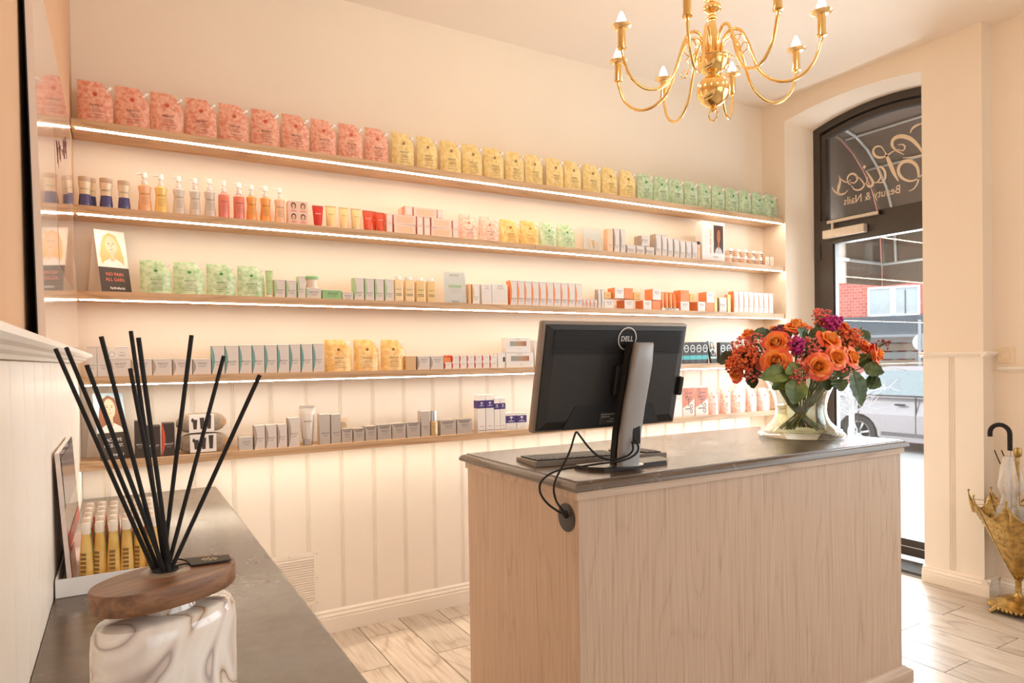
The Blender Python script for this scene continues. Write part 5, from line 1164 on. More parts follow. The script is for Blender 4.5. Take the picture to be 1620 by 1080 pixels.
# portraits printed on cards
SKIN = plain('print_skin', S(240, 196, 164), 0.45); SKIND = plain('print_skin_deep', S(186, 118, 78), 0.45); HBLOND = plain('print_blond', S(232, 186, 118), 0.45); HBROWN = plain('print_brown', S(150, 92, 62), 0.45); HDARK = plain('print_dark_hair', S(84, 48, 38), 0.45); LIP = plain('print_lip', S(196, 92, 82), 0.45); SHIRT = plain('print_white_shirt', S(246, 238, 230), 0.45); BGP = plain('print_pale', S(250, 234, 218), 0.45); BGB = plain('print_sky', S(196, 220, 232), 0.45); EYEM = plain('print_eye', S(96, 66, 54), 0.45)
def portrait(par, cx, cz_, w, h, bg, hair, skin, shirt, y=-0.001, frame=None, long=True):
    m = MB(); e = 0.00025
    m.add([(cx - w / 2, y, cz_ - h / 2), (cx + w / 2, y, cz_ - h / 2), (cx + w / 2, y, cz_ + h / 2), (cx - w / 2, y, cz_ + h / 2)], [(0, 1, 2, 3)], 0)
    hz = cz_ + h * 0.10
    if long:
        pts = [(-0.34, -0.5), (-0.40, -0.2), (-0.33, 0.12), (-0.22, 0.34), (-0.02, 0.44), (0.2, 0.36), (0.31, 0.12), (0.38, -0.2), (0.36, -0.5)]
        m.add([(cx + a * w, y - e, cz_ + b * h) for a, b in pts], [list(range(len(pts)))], 1)
    else: m.disc((cx, hz + h * 0.05), w * 0.30, h * 0.34, 20, y - e, 1)
    sp_ = [(-0.42, -0.5), (-0.30, -0.36), (-0.10, -0.27), (0.10, -0.27), (0.30, -0.36), (0.42, -0.5)]
    m.add([(cx + a * w, y - 2 * e, cz_ + b * h) for a, b in sp_], [list(range(6))], 3)
    m.add([(cx - 0.07 * w, y - 3 * e, cz_ - 0.34 * h), (cx + 0.07 * w, y - 3 * e, cz_ - 0.34 * h), (cx + 0.07 * w, y - 3 * e, cz_ - 0.05 * h), (cx - 0.07 * w, y - 3 * e, cz_ - 0.05 * h)], [(0, 1, 2, 3)], 2)
    m.disc((cx, hz), w * 0.19, h * 0.25, 22, y - 4 * e, 2)
    for s in (-1, 1):
        m.disc((cx + s * w * 0.075, hz + h * 0.035), w * 0.030, h * 0.012, 10, y - 5 * e, 5)
        m.add([(cx + s * w * 0.04, y - 5 * e, hz + h * 0.072), (cx + s * w * 0.12, y - 5 * e, hz + h * 0.066), (cx + s * w * 0.12, y - 5 * e, hz + h * 0.078), (cx + s * w * 0.04, y - 5 * e, hz + h * 0.084)], [(0, 1, 2, 3)], 1)
    m.add([(cx - w * 0.07, y - 5 * e, hz - h * 0.10), (cx, y - 5 * e, hz - h * 0.135), (cx + w * 0.07, y - 5 * e, hz - h * 0.10), (cx, y - 5 * e, hz - h * 0.112)], [(0, 1, 2, 3)], 4)
    m.add([(cx - w * 0.012, y - 5 * e, hz - h * 0.045), (cx + w * 0.018, y - 5 * e, hz - h * 0.05), (cx, y - 5 * e, hz + h * 0.03)], [(0, 1, 2)], 4)
    return m.build('portrait_print', [bg, hair, skin, shirt, LIP, EYEM], par)
def four_faces(t, w, h, dp):
    for sx in (-1, 1):
        for sz in (0.27, 0.73): portrait(t, sx * w * 0.24, h * sz, w * 0.42, h * 0.40, plain('print_rose', S(244, 208, 190), 0.5), HDARK, SKIN, plain('print_blush', S(236, 160, 140), 0.5), -0.0006, None, False)
carton(1, 456, 487, 318, PINKB, 'pink box printed with four portraits of dark-haired women, second shelf', 'printed boxes', None, YF, 0.05, 0, None, extra=four_faces)
# tubes standing on their caps
def tube_pack(sh, l, r, top, colr, label, group, capm, y=YF, caph=0.14, ink=WINK, shine=0.25, metal=0.0):
    a, b, h, z = span(sh, l, r, top, y); w = (b - a) / 2
    t = thing('cream_tube', label, 'tube', ((a + b) / 2, y + w * 0.7, z), 0, group)
    def rg(wx, wy, zz): return [(wx * math.cos(2 * PI * i / 18), wy * math.sin(2 * PI * i / 18), zz) for i in range(18)]
    MB().loft([rg(w * 0.66, w * 0.62, h * caph), rg(w * 0.72, w * 0.62, h * (caph + 0.04)), rg(w * 0.84, w * 0.48, h * 0.5), rg(w * 0.95, w * 0.22, h * 0.82), rg(w, w * 0.07, h * 0.93), rg(w, w * 0.05, h)]).build('body', cmat('tube_' + colr[0], colr[1], shine, metal, 0.3), t, 60)
    MB().lathe([(w * 0.60, 0), (w * 0.62, h * 0.01), (w * 0.62, h * caph - 0.001)], 18).build('cap', capm, t, 50)
    sm = MB()
    for k in range(3): sm.box(-w * 0.96, w * 0.96, -w * 0.085, -w * 0.075, h * (0.94 + 0.02 * k), h * (0.945 + 0.02 * k))
    sm.build('crimp', INKL, t)
    letter(t, BRAND, ink, w * 1.0, (0, -w * 0.46, h * 0.60), (-0.32, 0, 0)); return t
for i, (l, r, tp_, c_) in enumerate([(495, 513, 324, 0), (515.5, 533.5, 324.5, 1), (537, 552.5, 327, 1), (556, 573, 329, 1), (575, 592, 332, 2), (595, 610.5, 335, 2)]):
    col = [('red', (214, 52, 46)), ('cream', (248, 220, 160)), ('vermilion', (232, 92, 62))][c_]
    lab = ['bright red cream tube beside the portrait box', 'leftmost of three cream-coloured tubes, second shelf', 'middle of three cream-coloured tubes, second shelf', 'rightmost of three cream-coloured tubes, second shelf', 'left vermilion tube next to the pink boxes', 'right vermilion tube next to the pink boxes'][i]
    tube_pack(1, l, r, tp_, col, lab, 'tubes on the second shelf', cmat('tube_cap_' + col[0], col[1] if c_ != 1 else (250, 236, 214), 0.3), YF, 0.10, WINK if c_ != 1 else INK)
tube_pack(1, 589, 596.5, 334, ('vermilion', (232, 92, 62)), 'vermilion tube half hidden behind the other two vermilion tubes', 'tubes on the second shelf', MATS['carton_tube_cap_vermilion'], YF + 0.045, 0.10)
# pink soap boxes
zs1 = SH[1]; hb_ = 0.047
def soap(l, r, lev, label, end=False, top=None, dy=0.0):
    y = YF + dy; a = on_y(l, 360, y).x; b = on_y(r, 360, y).x; w = b - a
    t = thing('soap_box', label, 'box', ((a + b) / 2, y, zs1 + lev * (hb_ + 0.0006)), random.uniform(-0.05, 0.05), 'pale pink boxes stacked on the second shelf')
    MB().cham(-w / 2, w / 2, 0, 0.09 if end else 0.045, 0, hb_, 0.001).build('body', PINKB, t)
    m = MB()
    if not end: m.box(-w * 0.36, w * 0.36, -0.0004, 0, hb_ * 0.18, hb_ * 0.82); m.build('label', PEACH, t)
    else: m.box(-w * 0.30, w * 0.30, -0.0004, 0, hb_ * 0.15, hb_ * 0.85); m.build('label', WHT, t)
    e = MB(); e.box(-w / 2 - 0.0004, -w / 2, 0.002, 0.04, 0.002, hb_ - 0.002); e.build('side_panel', SAL, t)
LV2 = ['lower', 'upper']
for lev in (0, 1):
    soap(612, 621, lev, f'{LV2[lev]} pale pink box standing end-on at the left of the pink stack', True); soap(623.5, 658, lev, f'{LV2[lev]} long pale pink box at the left of the pink stack'); soap(660, 669.5, lev, f'{LV2[lev]} end-on pink box left of the middle gap', True); soap(671, 680.5, lev, f'{LV2[lev]} end-on pink box right of the middle gap', True); soap(682.5, 715, lev, f'{LV2[lev]} long pale pink box at the right of the pink stack'); soap(716.5, 725.5, lev, f'{LV2[lev]} pale pink box end-on beside the peach pouches', True)
soap(641, 653, 2, 'topmost pink box end-on at left on the pink stack', True); soap(655, 691, 2, 'topmost long pink box lying across the pink stack'); soap(692.5, 701, 2, 'topmost pink box end-on at right on the pink stack', True)
# leaning picture card in a clear holder
def holder(sh, l, r, top, label, lean, prt, y=YF):
    a, b, h, z = span(sh, l, r, top, y + 0.02); w = b - a
    t = thing('card_holder', label, 'card holder', ((a + b) / 2, y, z), 0.0, 'acrylic card holders')
    c = MB(); c.box(-w / 2, w / 2, 0, 0.0025, 0, h); o = c.build('acrylic_sheet', PANE, t, None, None, (-lean, 0, 0))
    c = MB(); c.box(-w / 2 + 0.004, w / 2 - 0.004, 0.003, 0.0042, 0.004, h - 0.006); k = c.build('card', PAPER, t, None, None, (-lean, 0, 0))
    MB().box(-w / 2, w / 2, -0.012, 0.05, 0, 0.003).build('foot', PANE, t)
    prt(k, w, h)
def tubes_print(k, w, h):
    m = MB()
    for i, x in enumerate((-0.22, 0.02, 0.24)):
        m.add([(x * w - 0.06 * w, 0.0024, h * 0.08), (x * w + 0.05 * w, 0.0024, h * 0.08), (x * w + 0.08 * w, 0.0024, h * (0.5 - 0.06 * i)), (x * w - 0.10 * w, 0.0024, h * (0.5 - 0.06 * i))], [(0, 1, 2, 3)], i % 2)
    m.build('product_print', [PEACH, KRAFT], k)
def jar_print(k, w, h):
    m = MB(); m.add([(-0.2 * w, 0.0024, 0.30 * h), (0.2 * w, 0.0024, 0.30 * h), (0.26 * w, 0.0024, 0.48 * h), (-0.26 * w, 0.0024, 0.48 * h)], [(0, 1, 2, 3)], 0); m.add([(-0.28 * w, 0.0024, 0.48 * h), (0.28 * w, 0.0024, 0.48 * h), (0.28 * w, 0.0024, 0.56 * h), (-0.28 * w, 0.0024, 0.56 * h)], [(0, 1, 2, 3)], 1); m.build('product_print', [GREY, LGRN], k)
    letter(k, BRAND, INKL, w * 0.4, (0, 0.0024, h * 0.86)); letter(k, BRAND, INK, w * 0.3, (0, 0.0024, h * 0.06))
holder(1, 922, 951, 358, 'leaning card with pale tubes in a clear holder, second shelf', 0.22, tubes_print)
holder(2, 700, 736, 428, 'clear holder with a white product card on the third shelf', 0.10, jar_print)
# grey cartons at the right of the second shelf
carton(1, 961, 969.5, 362, PEACH, 'slim peach carton left of the grey cartons, second shelf', 'cartons on the second shelf', None, tw=0.7)
G2 = 'grey cartons on the second shelf'
for i, (l, r, tp_) in enumerate([(971, 980, 361.5), (981, 989.5, 362.5)]): carton(1, l, r, tp_, GREY, f'{["left", "right"][i]} tall grey carton beside the slim peach carton', G2, cmat('taupe', (176, 160, 146)))
lows = [(991, 1005.5, 387), (1006, 1020, 388.5), (1021, 1035, 390.5)]
for i, (l, r, tp_) in enumerate(lows): carton(1, l, r, tp_, GREY, f'{["left", "middle", "right"][i]} of three low grey cartons on the second shelf', G2, MATS['carton_taupe'], tz=0.45)
zt2 = SH[1] + span(1, 1006, 1020, 388.5)[2] + 0.0012
carton(1, 1014, 1027, 372.5, GREY, 'grey carton set on top of the three low grey cartons', G2, MATS['carton_taupe'], z0=zt2, tz=0.55)
for i, (l, r, tp_) in enumerate([(1036.5, 1046, 370), (1046.5, 1055, 371.5), (1055.7, 1064.5, 377), (1065.5, 1074.5, 378), (1075.2, 1084, 380.5), (1084.8, 1093.5, 381.5), (1094.2, 1103, 382.5)]):
    carton(1, l, r, tp_, GREY, f'{nth(i, 7)}upright grey carton left of the portrait display, second shelf', G2, MATS['carton_taupe'])
waisted(1, 1104, 1109.5, 382, 'tiny dark-capped bottle beside the portrait display, second shelf', 'small bottles', PEACH, YF, BLK)
def face_disp(t, w, h, dp):
    portrait(t, w * 0.22, h * 0.56, w * 0.42, h * 0.72, plain('print_umber', S(92, 60, 48), 0.45), HDARK, SKIND, plain('print_tee', S(206, 200, 198), 0.45), -0.0006, None, False)
    m = MB()
    for i in range(3): m.lathe([(w * 0.045, 0), (w * 0.045, h * 0.17)], 10, (-w * 0.12, 0.006, h * (0.18 + 0.22 * i)))
    m.build('sample_pots', PEACH, t, 50)
    letter(t, BRAND, INK, w * 0.22, (w * 0.1, -0.0006, h * 0.10)); letter(t, BRAND, INKL, w * 0.3, (-w * 0.05, -0.0006, h * 0.95))
carton(1, 1110.5, 1146, 351, WHT, 'white display box with portrait of a woman in a hair band', 'printed boxes', None, YF, 0.06, 0, None, extra=face_disp)
for rw in (1, 0):
    for i in range(5):
        l = 1151 + i * 11.9; a, b, h, z = span(1, l, l + 11.4, 404.5 + i * 0.9); w = (b - a) / 2; hj = 0.047
        t = thing('cream_pot', f'{nth(i, 5)}peach cream pot in the {["lower", "upper"][rw]} row, right end of second shelf', 'jar', ((a + b) / 2, YF + w, z + rw * (hj + 0.0008)), random.uniform(-0.3, 0.3), 'peach pots on the second shelf')
        MB().lathe([(w * 0.9, 0), (w * 0.96, 0.002), (w * 0.96, hj * 0.70)], 20).build('pot', PEACH, t, 50); MB().lathe([(w * 0.98, hj * 0.705), (w * 0.98, hj * 0.97), (w * 0.92, hj)], 20).build('lid', WHITE, t, 50)
        q = MB(); q.box(-w * 0.1, w * 0.5, -w * 0.99, -w * 0.9, hj * 0.45, hj * 0.56); q.box(0, w * 0.5, -w * 0.99, -w * 0.9, hj * 0.2, hj * 0.3); q.build('label', INK, t)
for i, (l, r) in enumerate([(1211, 1217), (1218, 1224)]): carton(1, l, r, 405.5, PEACH, f'{["left", "right"][i]} small peach carton at the right end of second shelf', 'cartons on the second shelf', None, tz=0.5)
# ---- third shelf
def tent(sh, tl, tr, bl, br, label, lines, bandc, inkc, hair, bg, brand_s):
    z = SH[sh]; y = YF + 0.01
    B0 = on_z(bl[0], bl[1], z) if False else on_y(bl[0], bl[1], y); B1 = on_y(br[0], br[1], y)
    T0 = on_y(tl[0], tl[1], y + 0.05); H = T0.z - z
    yaw = 0.36; lean = 0.27; w = (B1.x - B0.x) / math.cos(yaw) * 1.0; hl = H / math.cos(lean)
    t = thing('tent_card', label, 'card', ((B0.x + B1.x) / 2, y + 0.012, z + 0.0005), yaw, 'tent cards')
    fp_ = MB().box(-w / 2, w / 2, 0, 0.0012, 0, hl).build('front_panel', PAPER, t, None, None, (-lean, 0, 0))
    hb2 = H; bk = MB(); y1 = hl * math.sin(lean); bk.add([(-w / 2, y1 + 0.0013, hl * math.cos(lean)), (w / 2, y1 + 0.0013, hl * math.cos(lean)), (w / 2, 2 * y1 + 0.003, 0), (-w / 2, 2 * y1 + 0.003, 0), (-w / 2, y1 + 0.0025, hl * math.cos(lean)), (w / 2, y1 + 0.0025, hl * math.cos(lean)), (w / 2, 2 * y1 + 0.0042, 0), (-w / 2, 2 * y1 + 0.0042, 0)], [(0, 1, 2, 3), (4, 5, 6, 7), (0, 1, 5, 4), (2, 3, 7, 6), (0, 3, 7, 4), (1, 2, 6, 5)]); bk.build('back_panel', PAPER, t)
    bd = MB(); bd.box(-w / 2, w / 2, -0.0004, 0, 0, hl * 0.40); bd.build('print_band', bandc, fp_)
    portrait(fp_, 0, hl * 0.70, w, hl * 0.60, bg, hair, SKIN, SHIRT, -0.0004)
    for i, s in enumerate(lines): letter(fp_, s, inkc, w * (0.56 if i == 0 else 0.64), (0.0, -0.0010, hl * (0.29 - 0.085 * i)), None, bold=0.01, hs=1.25)
    letter(fp_, 'hydrafacial', WINK, w * 0.48, (w * 0.04, -0.0010, hl * 0.065), None, bold=0.02, hs=1.1)
SLATE = plain('print_slate', S(74, 62, 54), 0.5)
tent(2, (143, 361), (196, 368), (161, 462.7), (209, 463), 'tent card with a blonde woman reading NO PAIN ALL GAIN', ['NO PAIN', 'ALL GAIN.'], SLATE, plain('coral_ink', S(238, 124, 98), 0.5), HBLOND, BGP, 0)
tent(4, (143, 623), (190, 621), (159, 730), (207, 723), 'tent card with a brown-haired woman reading FACE LIFE FACE FIRST', ['FACE LIFE', 'FACE FIRST.'], SLATE, WINK, HBROWN, BGB, 0)
tube_pack(2, 420, 432, 427.5, ('mint', (180, 208, 150)), 'slim green tube beside the green pouches, third shelf', 'tubes on the third shelf', WHITE, YF, 0.10, INK)
G3 = 'grey cartons on the third shelf'
for i, (l, r, tp_) in enumerate([(434, 451, 442), (452.5, 469, 443), (470.5, 483, 436.5)]): carton(2, l, r, tp_, GREY, ['first grey carton with green edge right of the green tube', 'second grey carton with green edge right of the green tube', 'taller grey carton left of the green-lidded jar'][i], G3, LGRN, tz=0.40)
carton(2, 484, 508, 455.5, GREY, 'wide low grey carton under the green-lidded jar', G3, LGRN, tz=0.6)
a, b, h, z = span(2, 485, 506, 436); zz = z + span(2, 484, 508, 455.5)[2] + 0.0008; hj = (h + z) - zz; w = (b - a) / 2
t = thing('cream_jar', 'glass cream jar with a green lid on a grey carton', 'jar', ((a + b) / 2, YF + w, zz))
MB().lathe([(w * 0.88, 0), (w * 0.92, 0.003), (w * 0.78, hj * 0.5), (w * 0.92, hj * 0.72)], 24).build('jar', CREAM, t, 50); MB().lathe([(w * 0.96, hj * 0.73), (w, hj * 0.78), (w, hj * 0.96), (w * 0.95, hj)], 24).build('lid', GRNC, t, 50)
carton(2, 510, 540.5, 459, GRNC, 'wide low green carton on the third shelf', 'cartons on the third shelf', LGRN, tz=0.62, tw=0.5, lens=False)
carton(2, 541.5, 558.8, 462, GREY, 'low pale carton right of the wide green carton', G3, LGRN, tz=0.5, lens=False)
for i, (l, r) in enumerate([(560, 575.6), (577, 591.6), (593.2, 607), (608.6, 623)]): carton(2, l, r, 439 + i * 0.8, GREY, f'{nth(i, 4)}tall grey carton with green edge beside the oil bottles', G3, LGRN, tz=0.33)
OIL = cmat('golden_oil', (236, 206, 146), 0.15, 0, 0.7)
for i, (l, r) in enumerate([(624.8, 637.8), (641.5, 656), (659.2, 673.5), (677, 689.6)]):
    a, b, h, z = span(2, l, r, 436.5 + i * 1.0); w = (b - a) / 2
    t = thing('oil_bottle', f'{nth(i, 4)}square golden oil bottle with clear cap, third shelf', 'bottle', ((a + b) / 2, YF + w, z), 0, 'oil bottles on the third shelf')
    MB().cham(-w * 0.96, w * 0.96, -w * 0.7, w * 0.7, 0.004, h * 0.86, 0.004).build('body', OIL, t); MB().box(-w * 0.98, w * 0.98, -w * 0.72, w * 0.72, 0, 0.004).build('foot', WHITE, t)
    MB().lathe([(w * 0.5, h * 0.862), (w * 0.5, h * 0.88), (w * 0.72, h * 0.885), (w * 0.72, h)], 16).build('cap', WHITE, t, 50)
    letter(t, BRAND, INK, w * 1.3, (0, -w * 0.70 - 0.0006, h * 0.48)); q = MB(); q.box(-w * 0.7, w * 0.7, -w * 0.7 - 0.0005, -w * 0.7, h * 0.24, h * 0.26); q.box(-w * 0.7, w * 0.7, -w * 0.7 - 0.0005, -w * 0.7, h * 0.30, h * 0.32); q.build('small_print', INK, t)
carton(2, 741, 745.5, 449, KRAFT, 'slim kraft carton right of the card holder', 'cartons on the third shelf', None, text=None)
carton(2, 747, 758.5, 449, WHT, 'single white carton with gold edge, third shelf', 'cartons on the third shelf', GOLD, tz=0.35)
for i, (l, r) in enumerate([(762, 777.5), (778.2, 803)]):
    def ln(t, w, h, dp):
        m = MB()
        for k in range(7): m.box(-w * 0.46, w * 0.46, -0.0004, 0, h * (0.12 + 0.10 * k), h * (0.125 + 0.10 * k))
        m.build('print_lines', INKL, t)
    carton(2, l, r, 449.5, WHT, ['narrow white carton with fine printed lines, third shelf', 'wide white carton with fine printed lines, third shelf'][i], 'cartons on the third shelf', None, extra=ln, tz=0.9, tw=0.3)
for i in range(10):
    l = 806.8 + i * 11.45; carton(2, l, l + 11.2, 443.2 + i * 0.55, GREY, f'{nth(i, 10)}white carton with orange edge in the long row, third shelf', 'orange-edged cartons in the middle of third shelf', ORG, tz=0.27, tw=0.7)
for i in range(4): l = 921.6 + i * 5.9; carton(2, l, l + 5.6, 472.8 + i * 0.3, GREY, f'{nth(i, 4)}tiny orange-edged carton between the carton row and orange cubes', 'tiny cartons on the third shelf', ORG, tz=0.5, tw=0.6)
for i, (l, r) in enumerate([(945.5, 950.5), (951, 956)]): carton(2, l, r, 457.5, GREY, f'{["left", "right"][i]} tall thin grey carton beside the orange cubes', G3, MATS['carton_taupe'])
# orange and white cartons standing apart, their orange sides showing
CG = 'orange and white cube cartons'
lo = [(956.5, 970.5), (988, 1001.3), (1017.6, 1030.8)]
for i, (l, r) in enumerate(lo): carton(2, l, r, 473.8 + i * 0.5, WHT, f'{["left", "middle", "right"][i]} lower white carton with orange side, first cube stack', CG, ORG, depth=0.075, lens=False, tz=0.7, name='cube_carton')
carton(2, 1031.6, 1045, 475.4, ORG, 'lower plain orange carton at the right of the first cube stack', CG, ORG, text=None, name='cube_carton')
zo = SH[2] + span(2, 988, 1001.3, 474)[2] + 0.0065
carton(2, 972.6, 987, 454.8, WHT, 'upper white carton with orange side at left of first cube stack', CG, ORG, z0=zo, depth=0.07, lens=False, tz=0.7, name='cube_carton')
carton(2, 987.6, 1001.3, 455.6, ORG, 'upper plain orange carton in the first cube stack', CG, ORG, z0=zo, text=None, name='cube_carton')
carton(2, 1032.5, 1045.6, 456.8, WHT, 'upper white carton with orange side at right of first cube stack', CG, ORG, z0=zo, depth=0.075, lens=False, tz=0.7, name='cube_carton')
for i, (l, r) in enumerate([(957, 966.5), (1003, 1013)]): carton(2, l, r, 461.5 + i, GOLD, f'{["left", "right"][i]} small gold carton on top of the first cube stack', CG, None, z0=zo, text=BRAND, tz=0.5, tw=0.6, name='cube_carton', y=YF + 0.02)
for i, (l, r) in enumerate([(1076.7, 1090), (1104, 1115.8)]): carton(2, l, r, 476.5 + i * 0.5, WHT, f'{["left", "right"][i]} lower white carton with orange side, second cube stack', CG, ORG, depth=0.075, lens=False, tz=0.7, name='cube_carton')
carton(2, 1116.5, 1129.5, 478, ORG, 'lower plain orange carton at the right of the second cube stack', CG, ORG, text=None, name='cube_carton')
carton(2, 1076.7, 1090, 459, ORG, 'upper plain orange carton at the left of the second cube stack', CG, ORG, z0=zo - 0.003, text=None, name='cube_carton')
carton(2, 1091.5, 1100, 464.5, GOLD, 'small gold carton on top of the second cube stack', CG, None, z0=zo - 0.003, tz=0.5, tw=0.6, name='cube_carton', y=YF + 0.02)
carton(2, 1117.8, 1130.5, 461.5, WHT, 'upper white carton with orange side, second cube stack', CG, ORG, z0=zo - 0.003, depth=0.075, lens=False, tz=0.7, name='cube_carton')
def tray_tubes():
    a, b, h, z = span(2, 1047, 1074, 461)
    t = thing('tube_tray', 'orange display tray holding small tubes between the cube stacks', 'display', ((a + b) / 2, YF, z)); w = b - a
    MB().box(-w / 2, w / 2, 0.045, 0.048, 0, h).build('back_card', ORG, t); MB().box(-w / 2, w / 2, 0, 0.0445, 0, 0.014).build('tray', WHT, t); letter(t, BRAND, INK, w * 0.6, (0, -0.0006, 0.007))
    for i in range(4):
        u = thing('small_tube', f'{nth(i, 4)}small orange tube standing in the orange display tray', 'tube', ((a + b) / 2 - w * 0.36 + i * w * 0.24, YF + 0.022, z + 0.0145), 0, 'small tubes in the tray')
        r = w * 0.10; MB().loft([[(r * kx * math.cos(2 * PI * q / 12), r * ky * math.sin(2 * PI * q / 12), zz) for q in range(12)] for kx, ky, zz in ((0.8, 0.8, 0.012), (0.9, 0.7, 0.03), (1, 0.15, h - 0.024))]).build('body', cmat('tube_tangerine', (236, 150, 90), 0.3), u, 50); MB().lathe([(r * 0.75, 0), (r * 0.75, 0.0115)], 12).build('cap', GOLD, u, 50)
tray_tubes()
carton(2, 1130, 1134.5, 468, GOLD, 'slim gold carton right of the second cube stack', 'cartons on the third shelf', None, text=None)
carton(2, 1137.5, 1149.5, 470.5, GREY, 'grey carton right of the slim gold carton, third shelf', G3, MATS['carton_taupe'], tz=0.5)
carton(2, 1151, 1155.8, 466, GOLD, 'gold carton left of the right-hand orange-edged row', 'cartons on the third shelf', None, text=None)
for i in range(8): l = 1160.5 + i * 7.85; carton(2, l, l + 7.6, 460.3 + i * 0.55, GREY, f'{nth(i, 8)}white carton with orange edge at the right end, third shelf', 'orange-edged cartons at the right of third shelf', ORG, tz=0.3, tw=0.6)
# ---- fourth shelf
G4 = 'grey cartons on the fourth shelf'
for i, (l, r) in enumerate([(136.5, 153), (153.6, 171.5)]): carton(3, l, r, 547.5, GREY, f'{["first", "second"][i]} upright grey carton at the left end of fourth shelf', G4, TEAL, tz=0.36, lens=False)
lw4 = [(172.5, 206), (207, 240.3), (241, 272), (273, 304), (304.7, 333.8)]
for i, (l, r) in enumerate(lw4): carton(3, l, r, 567.5, GREY, f'{nth(i, 5)}wide low grey carton behind the reeds, fourth shelf', G4, MATS['carton_taupe'], tz=0.70, tw=0.5)
zz = SH[3] + span(3, 172.5, 206, 567.5)[2] + 0.0008
carton(3, 181, 204, 548, WHT, 'pale carton standing on the first wide grey carton', G4, None, z0=zz, tz=0.5, tw=0.3)
a, b, h, z = span(3, 173, 180.5, 549); t = thing('round_pot', 'round white pot lid leaning on the pale carton, fourth shelf', 'jar', ((a + b) / 2, YF + 0.004, zz + 0.0175), 0); g = MB(); g.lathe([(0.0, 0), (0.016, 0), (0.0172, 0.002), (0.0172, 0.010), (0.0, 0.010)], 24); g.build('pot', WHITE, t, 50, None, (PI / 2 + 0.001, 0, 0)); g = MB(); g.ring((0, 0), 0.010, 0.010, 0.0115, 0.0115, 24, -0.0108); g.build('lid_ring', INKL, t)
tall4 = [(334.6, 355), (355.8, 377.3), (378, 398), (398.8, 418), (418.8, 438), (438.7, 457.3), (458, 475), (476, 494), (494.8, 512)]
for i, (l, r) in enumerate(tall4): carton(3, l, r, 546.5 - i * 0.4, GREY, f'{nth(i, 9)}upright grey carton with teal edge in the row, fourth shelf', 'teal-edged cartons on the fourth shelf', TEAL, tz=0.42, tw=0.62)
carton(3, 642, 658, 563, KRAFT, 'kraft brown carton right of the yellow pouches', 'cartons on the fourth shelf', None, text=None)
for i, (l, r) in enumerate([(660, 680), (680.8, 701.5)]): carton(3, l, r, 563, GREY, f'{["left", "right"][i]} square grey carton right of the kraft carton', G4, MATS['carton_taupe'], tz=0.72, tw=0.5)
hr = None
for c_ in range(7):
    l = 703 + c_ * 12.0; a, b, h, z = span(3, l, l + 11.4, 562.2 - c_ * 0.15); hh2 = h / 2 - 0.0006
    for rw in (0, 1):
        if c_ == 0 and rw == 1:
            t = thing('heart_tube', 'orange tube with two red rounded tips on the small cartons', 'tube', ((a + b) / 2, YF + 0.015, z + hh2 + 0.001), 0)
            MB().cham(-(b - a) * 0.48, (b - a) * 0.48, -0.010, 0.012, 0, hh2 * 0.75, 0.003).build('body', cmat('tangerine', (244, 150, 80)), t); m = MB(); m.blob((-(b - a) * 0.24, 0, hh2 * 0.8), hh2 * 0.30, 2); m.blob(((b - a) * 0.24, 0, hh2 * 0.8), hh2 * 0.30, 2); m.build('tips', REDC, t, 180); continue
        w = b - a; t = thing('small_carton', f'{nth(c_, 7)}small red-edged carton in the {["lower", "upper"][rw]} row, fourth shelf', 'box', ((a + b) / 2, YF, z + rw * (hh2 + 0.0008)), 0, 'small red-edged cartons on the fourth shelf')
        MB().box(-w / 2 + 0.0005, w / 2 - 0.0005, 0, 0.04, 0, hh2, 0, 1).build('body', [WHT, REDC], t); s = MB(); s.add([(-w / 2 + 0.0005, -0.0003, 0), (-w / 2 + 0.006, -0.0003, hh2 * 0.3), (-w / 2 + 0.006, -0.0003, hh2 * 0.7), (-w / 2 + 0.0005, -0.0003, hh2)], [(0, 1, 2, 3)]); s.build('side_stripe', REDC, t); letter(t, BRAND, INK, w * 0.4, (w * 0.08, -0.0005, hh2 * 0.68))
def ampoules(t, w, h, dp):
    m = MB(); cols = [(150, 150, 140), (160, 150, 130), (176, 140, 104), (176, 118, 70), (160, 92, 50)]; n = 14
    for i in range(n): m.box(-w * 0.32 + w * 0.66 * i / n, -w * 0.32 + w * 0.66 * (i + 0.8) / n, -0.0006, 0, h * 0.42, h * 0.76, min(4, i * 5 // n))
    m.build('ampoule_print', [cmat('amp%d' % i, c) for i, c in enumerate(cols)], t); letter(t, BRAND, INKL, w * 0.16, (0, -0.0006, h * 0.88)); letter(t, BRAND, INKL, w * 0.12, (w * 0.05, -0.0006, h * 0.2))
carton(3, 787.5, 799, 557.5, WHT, 'small white ampoule carton left of the ampoule boxes', 'ampoule boxes', None, text=None, depth=0.05, extra=lambda t, w, h, d: MB().box(w * 0.2, w * 0.46, -0.0005, 0, h * 0.4, h * 0.7).build('ampoule_print', BLK, t))
t_ = carton(3, 800.5, 844, 557, WHT, 'lower wide white box printed with a row of ampoules', 'ampoule boxes', None, text=None, depth=0.05, extra=ampoules)
zz = SH[3] + span(3, 800.5, 844, 557)[2] + 0.0008
carton(3, 799.5, 839, 534, WHT, 'upper wide white box printed with a row of ampoules', 'ampoule boxes', None, text=None, depth=0.045, z0=zz, extra=ampoules)
carton(3, 845.5, 872, 538, WHT, 'white box half hidden behind the left edge of the monitor', 'ampoule boxes', None, text=None, depth=0.045, extra=lambda t, w, h, d: MB().box(-w * 0.4, w * 0.4, -0.0005, 0, h * 0.55, h * 0.95).build('picture_print', BGB, t))
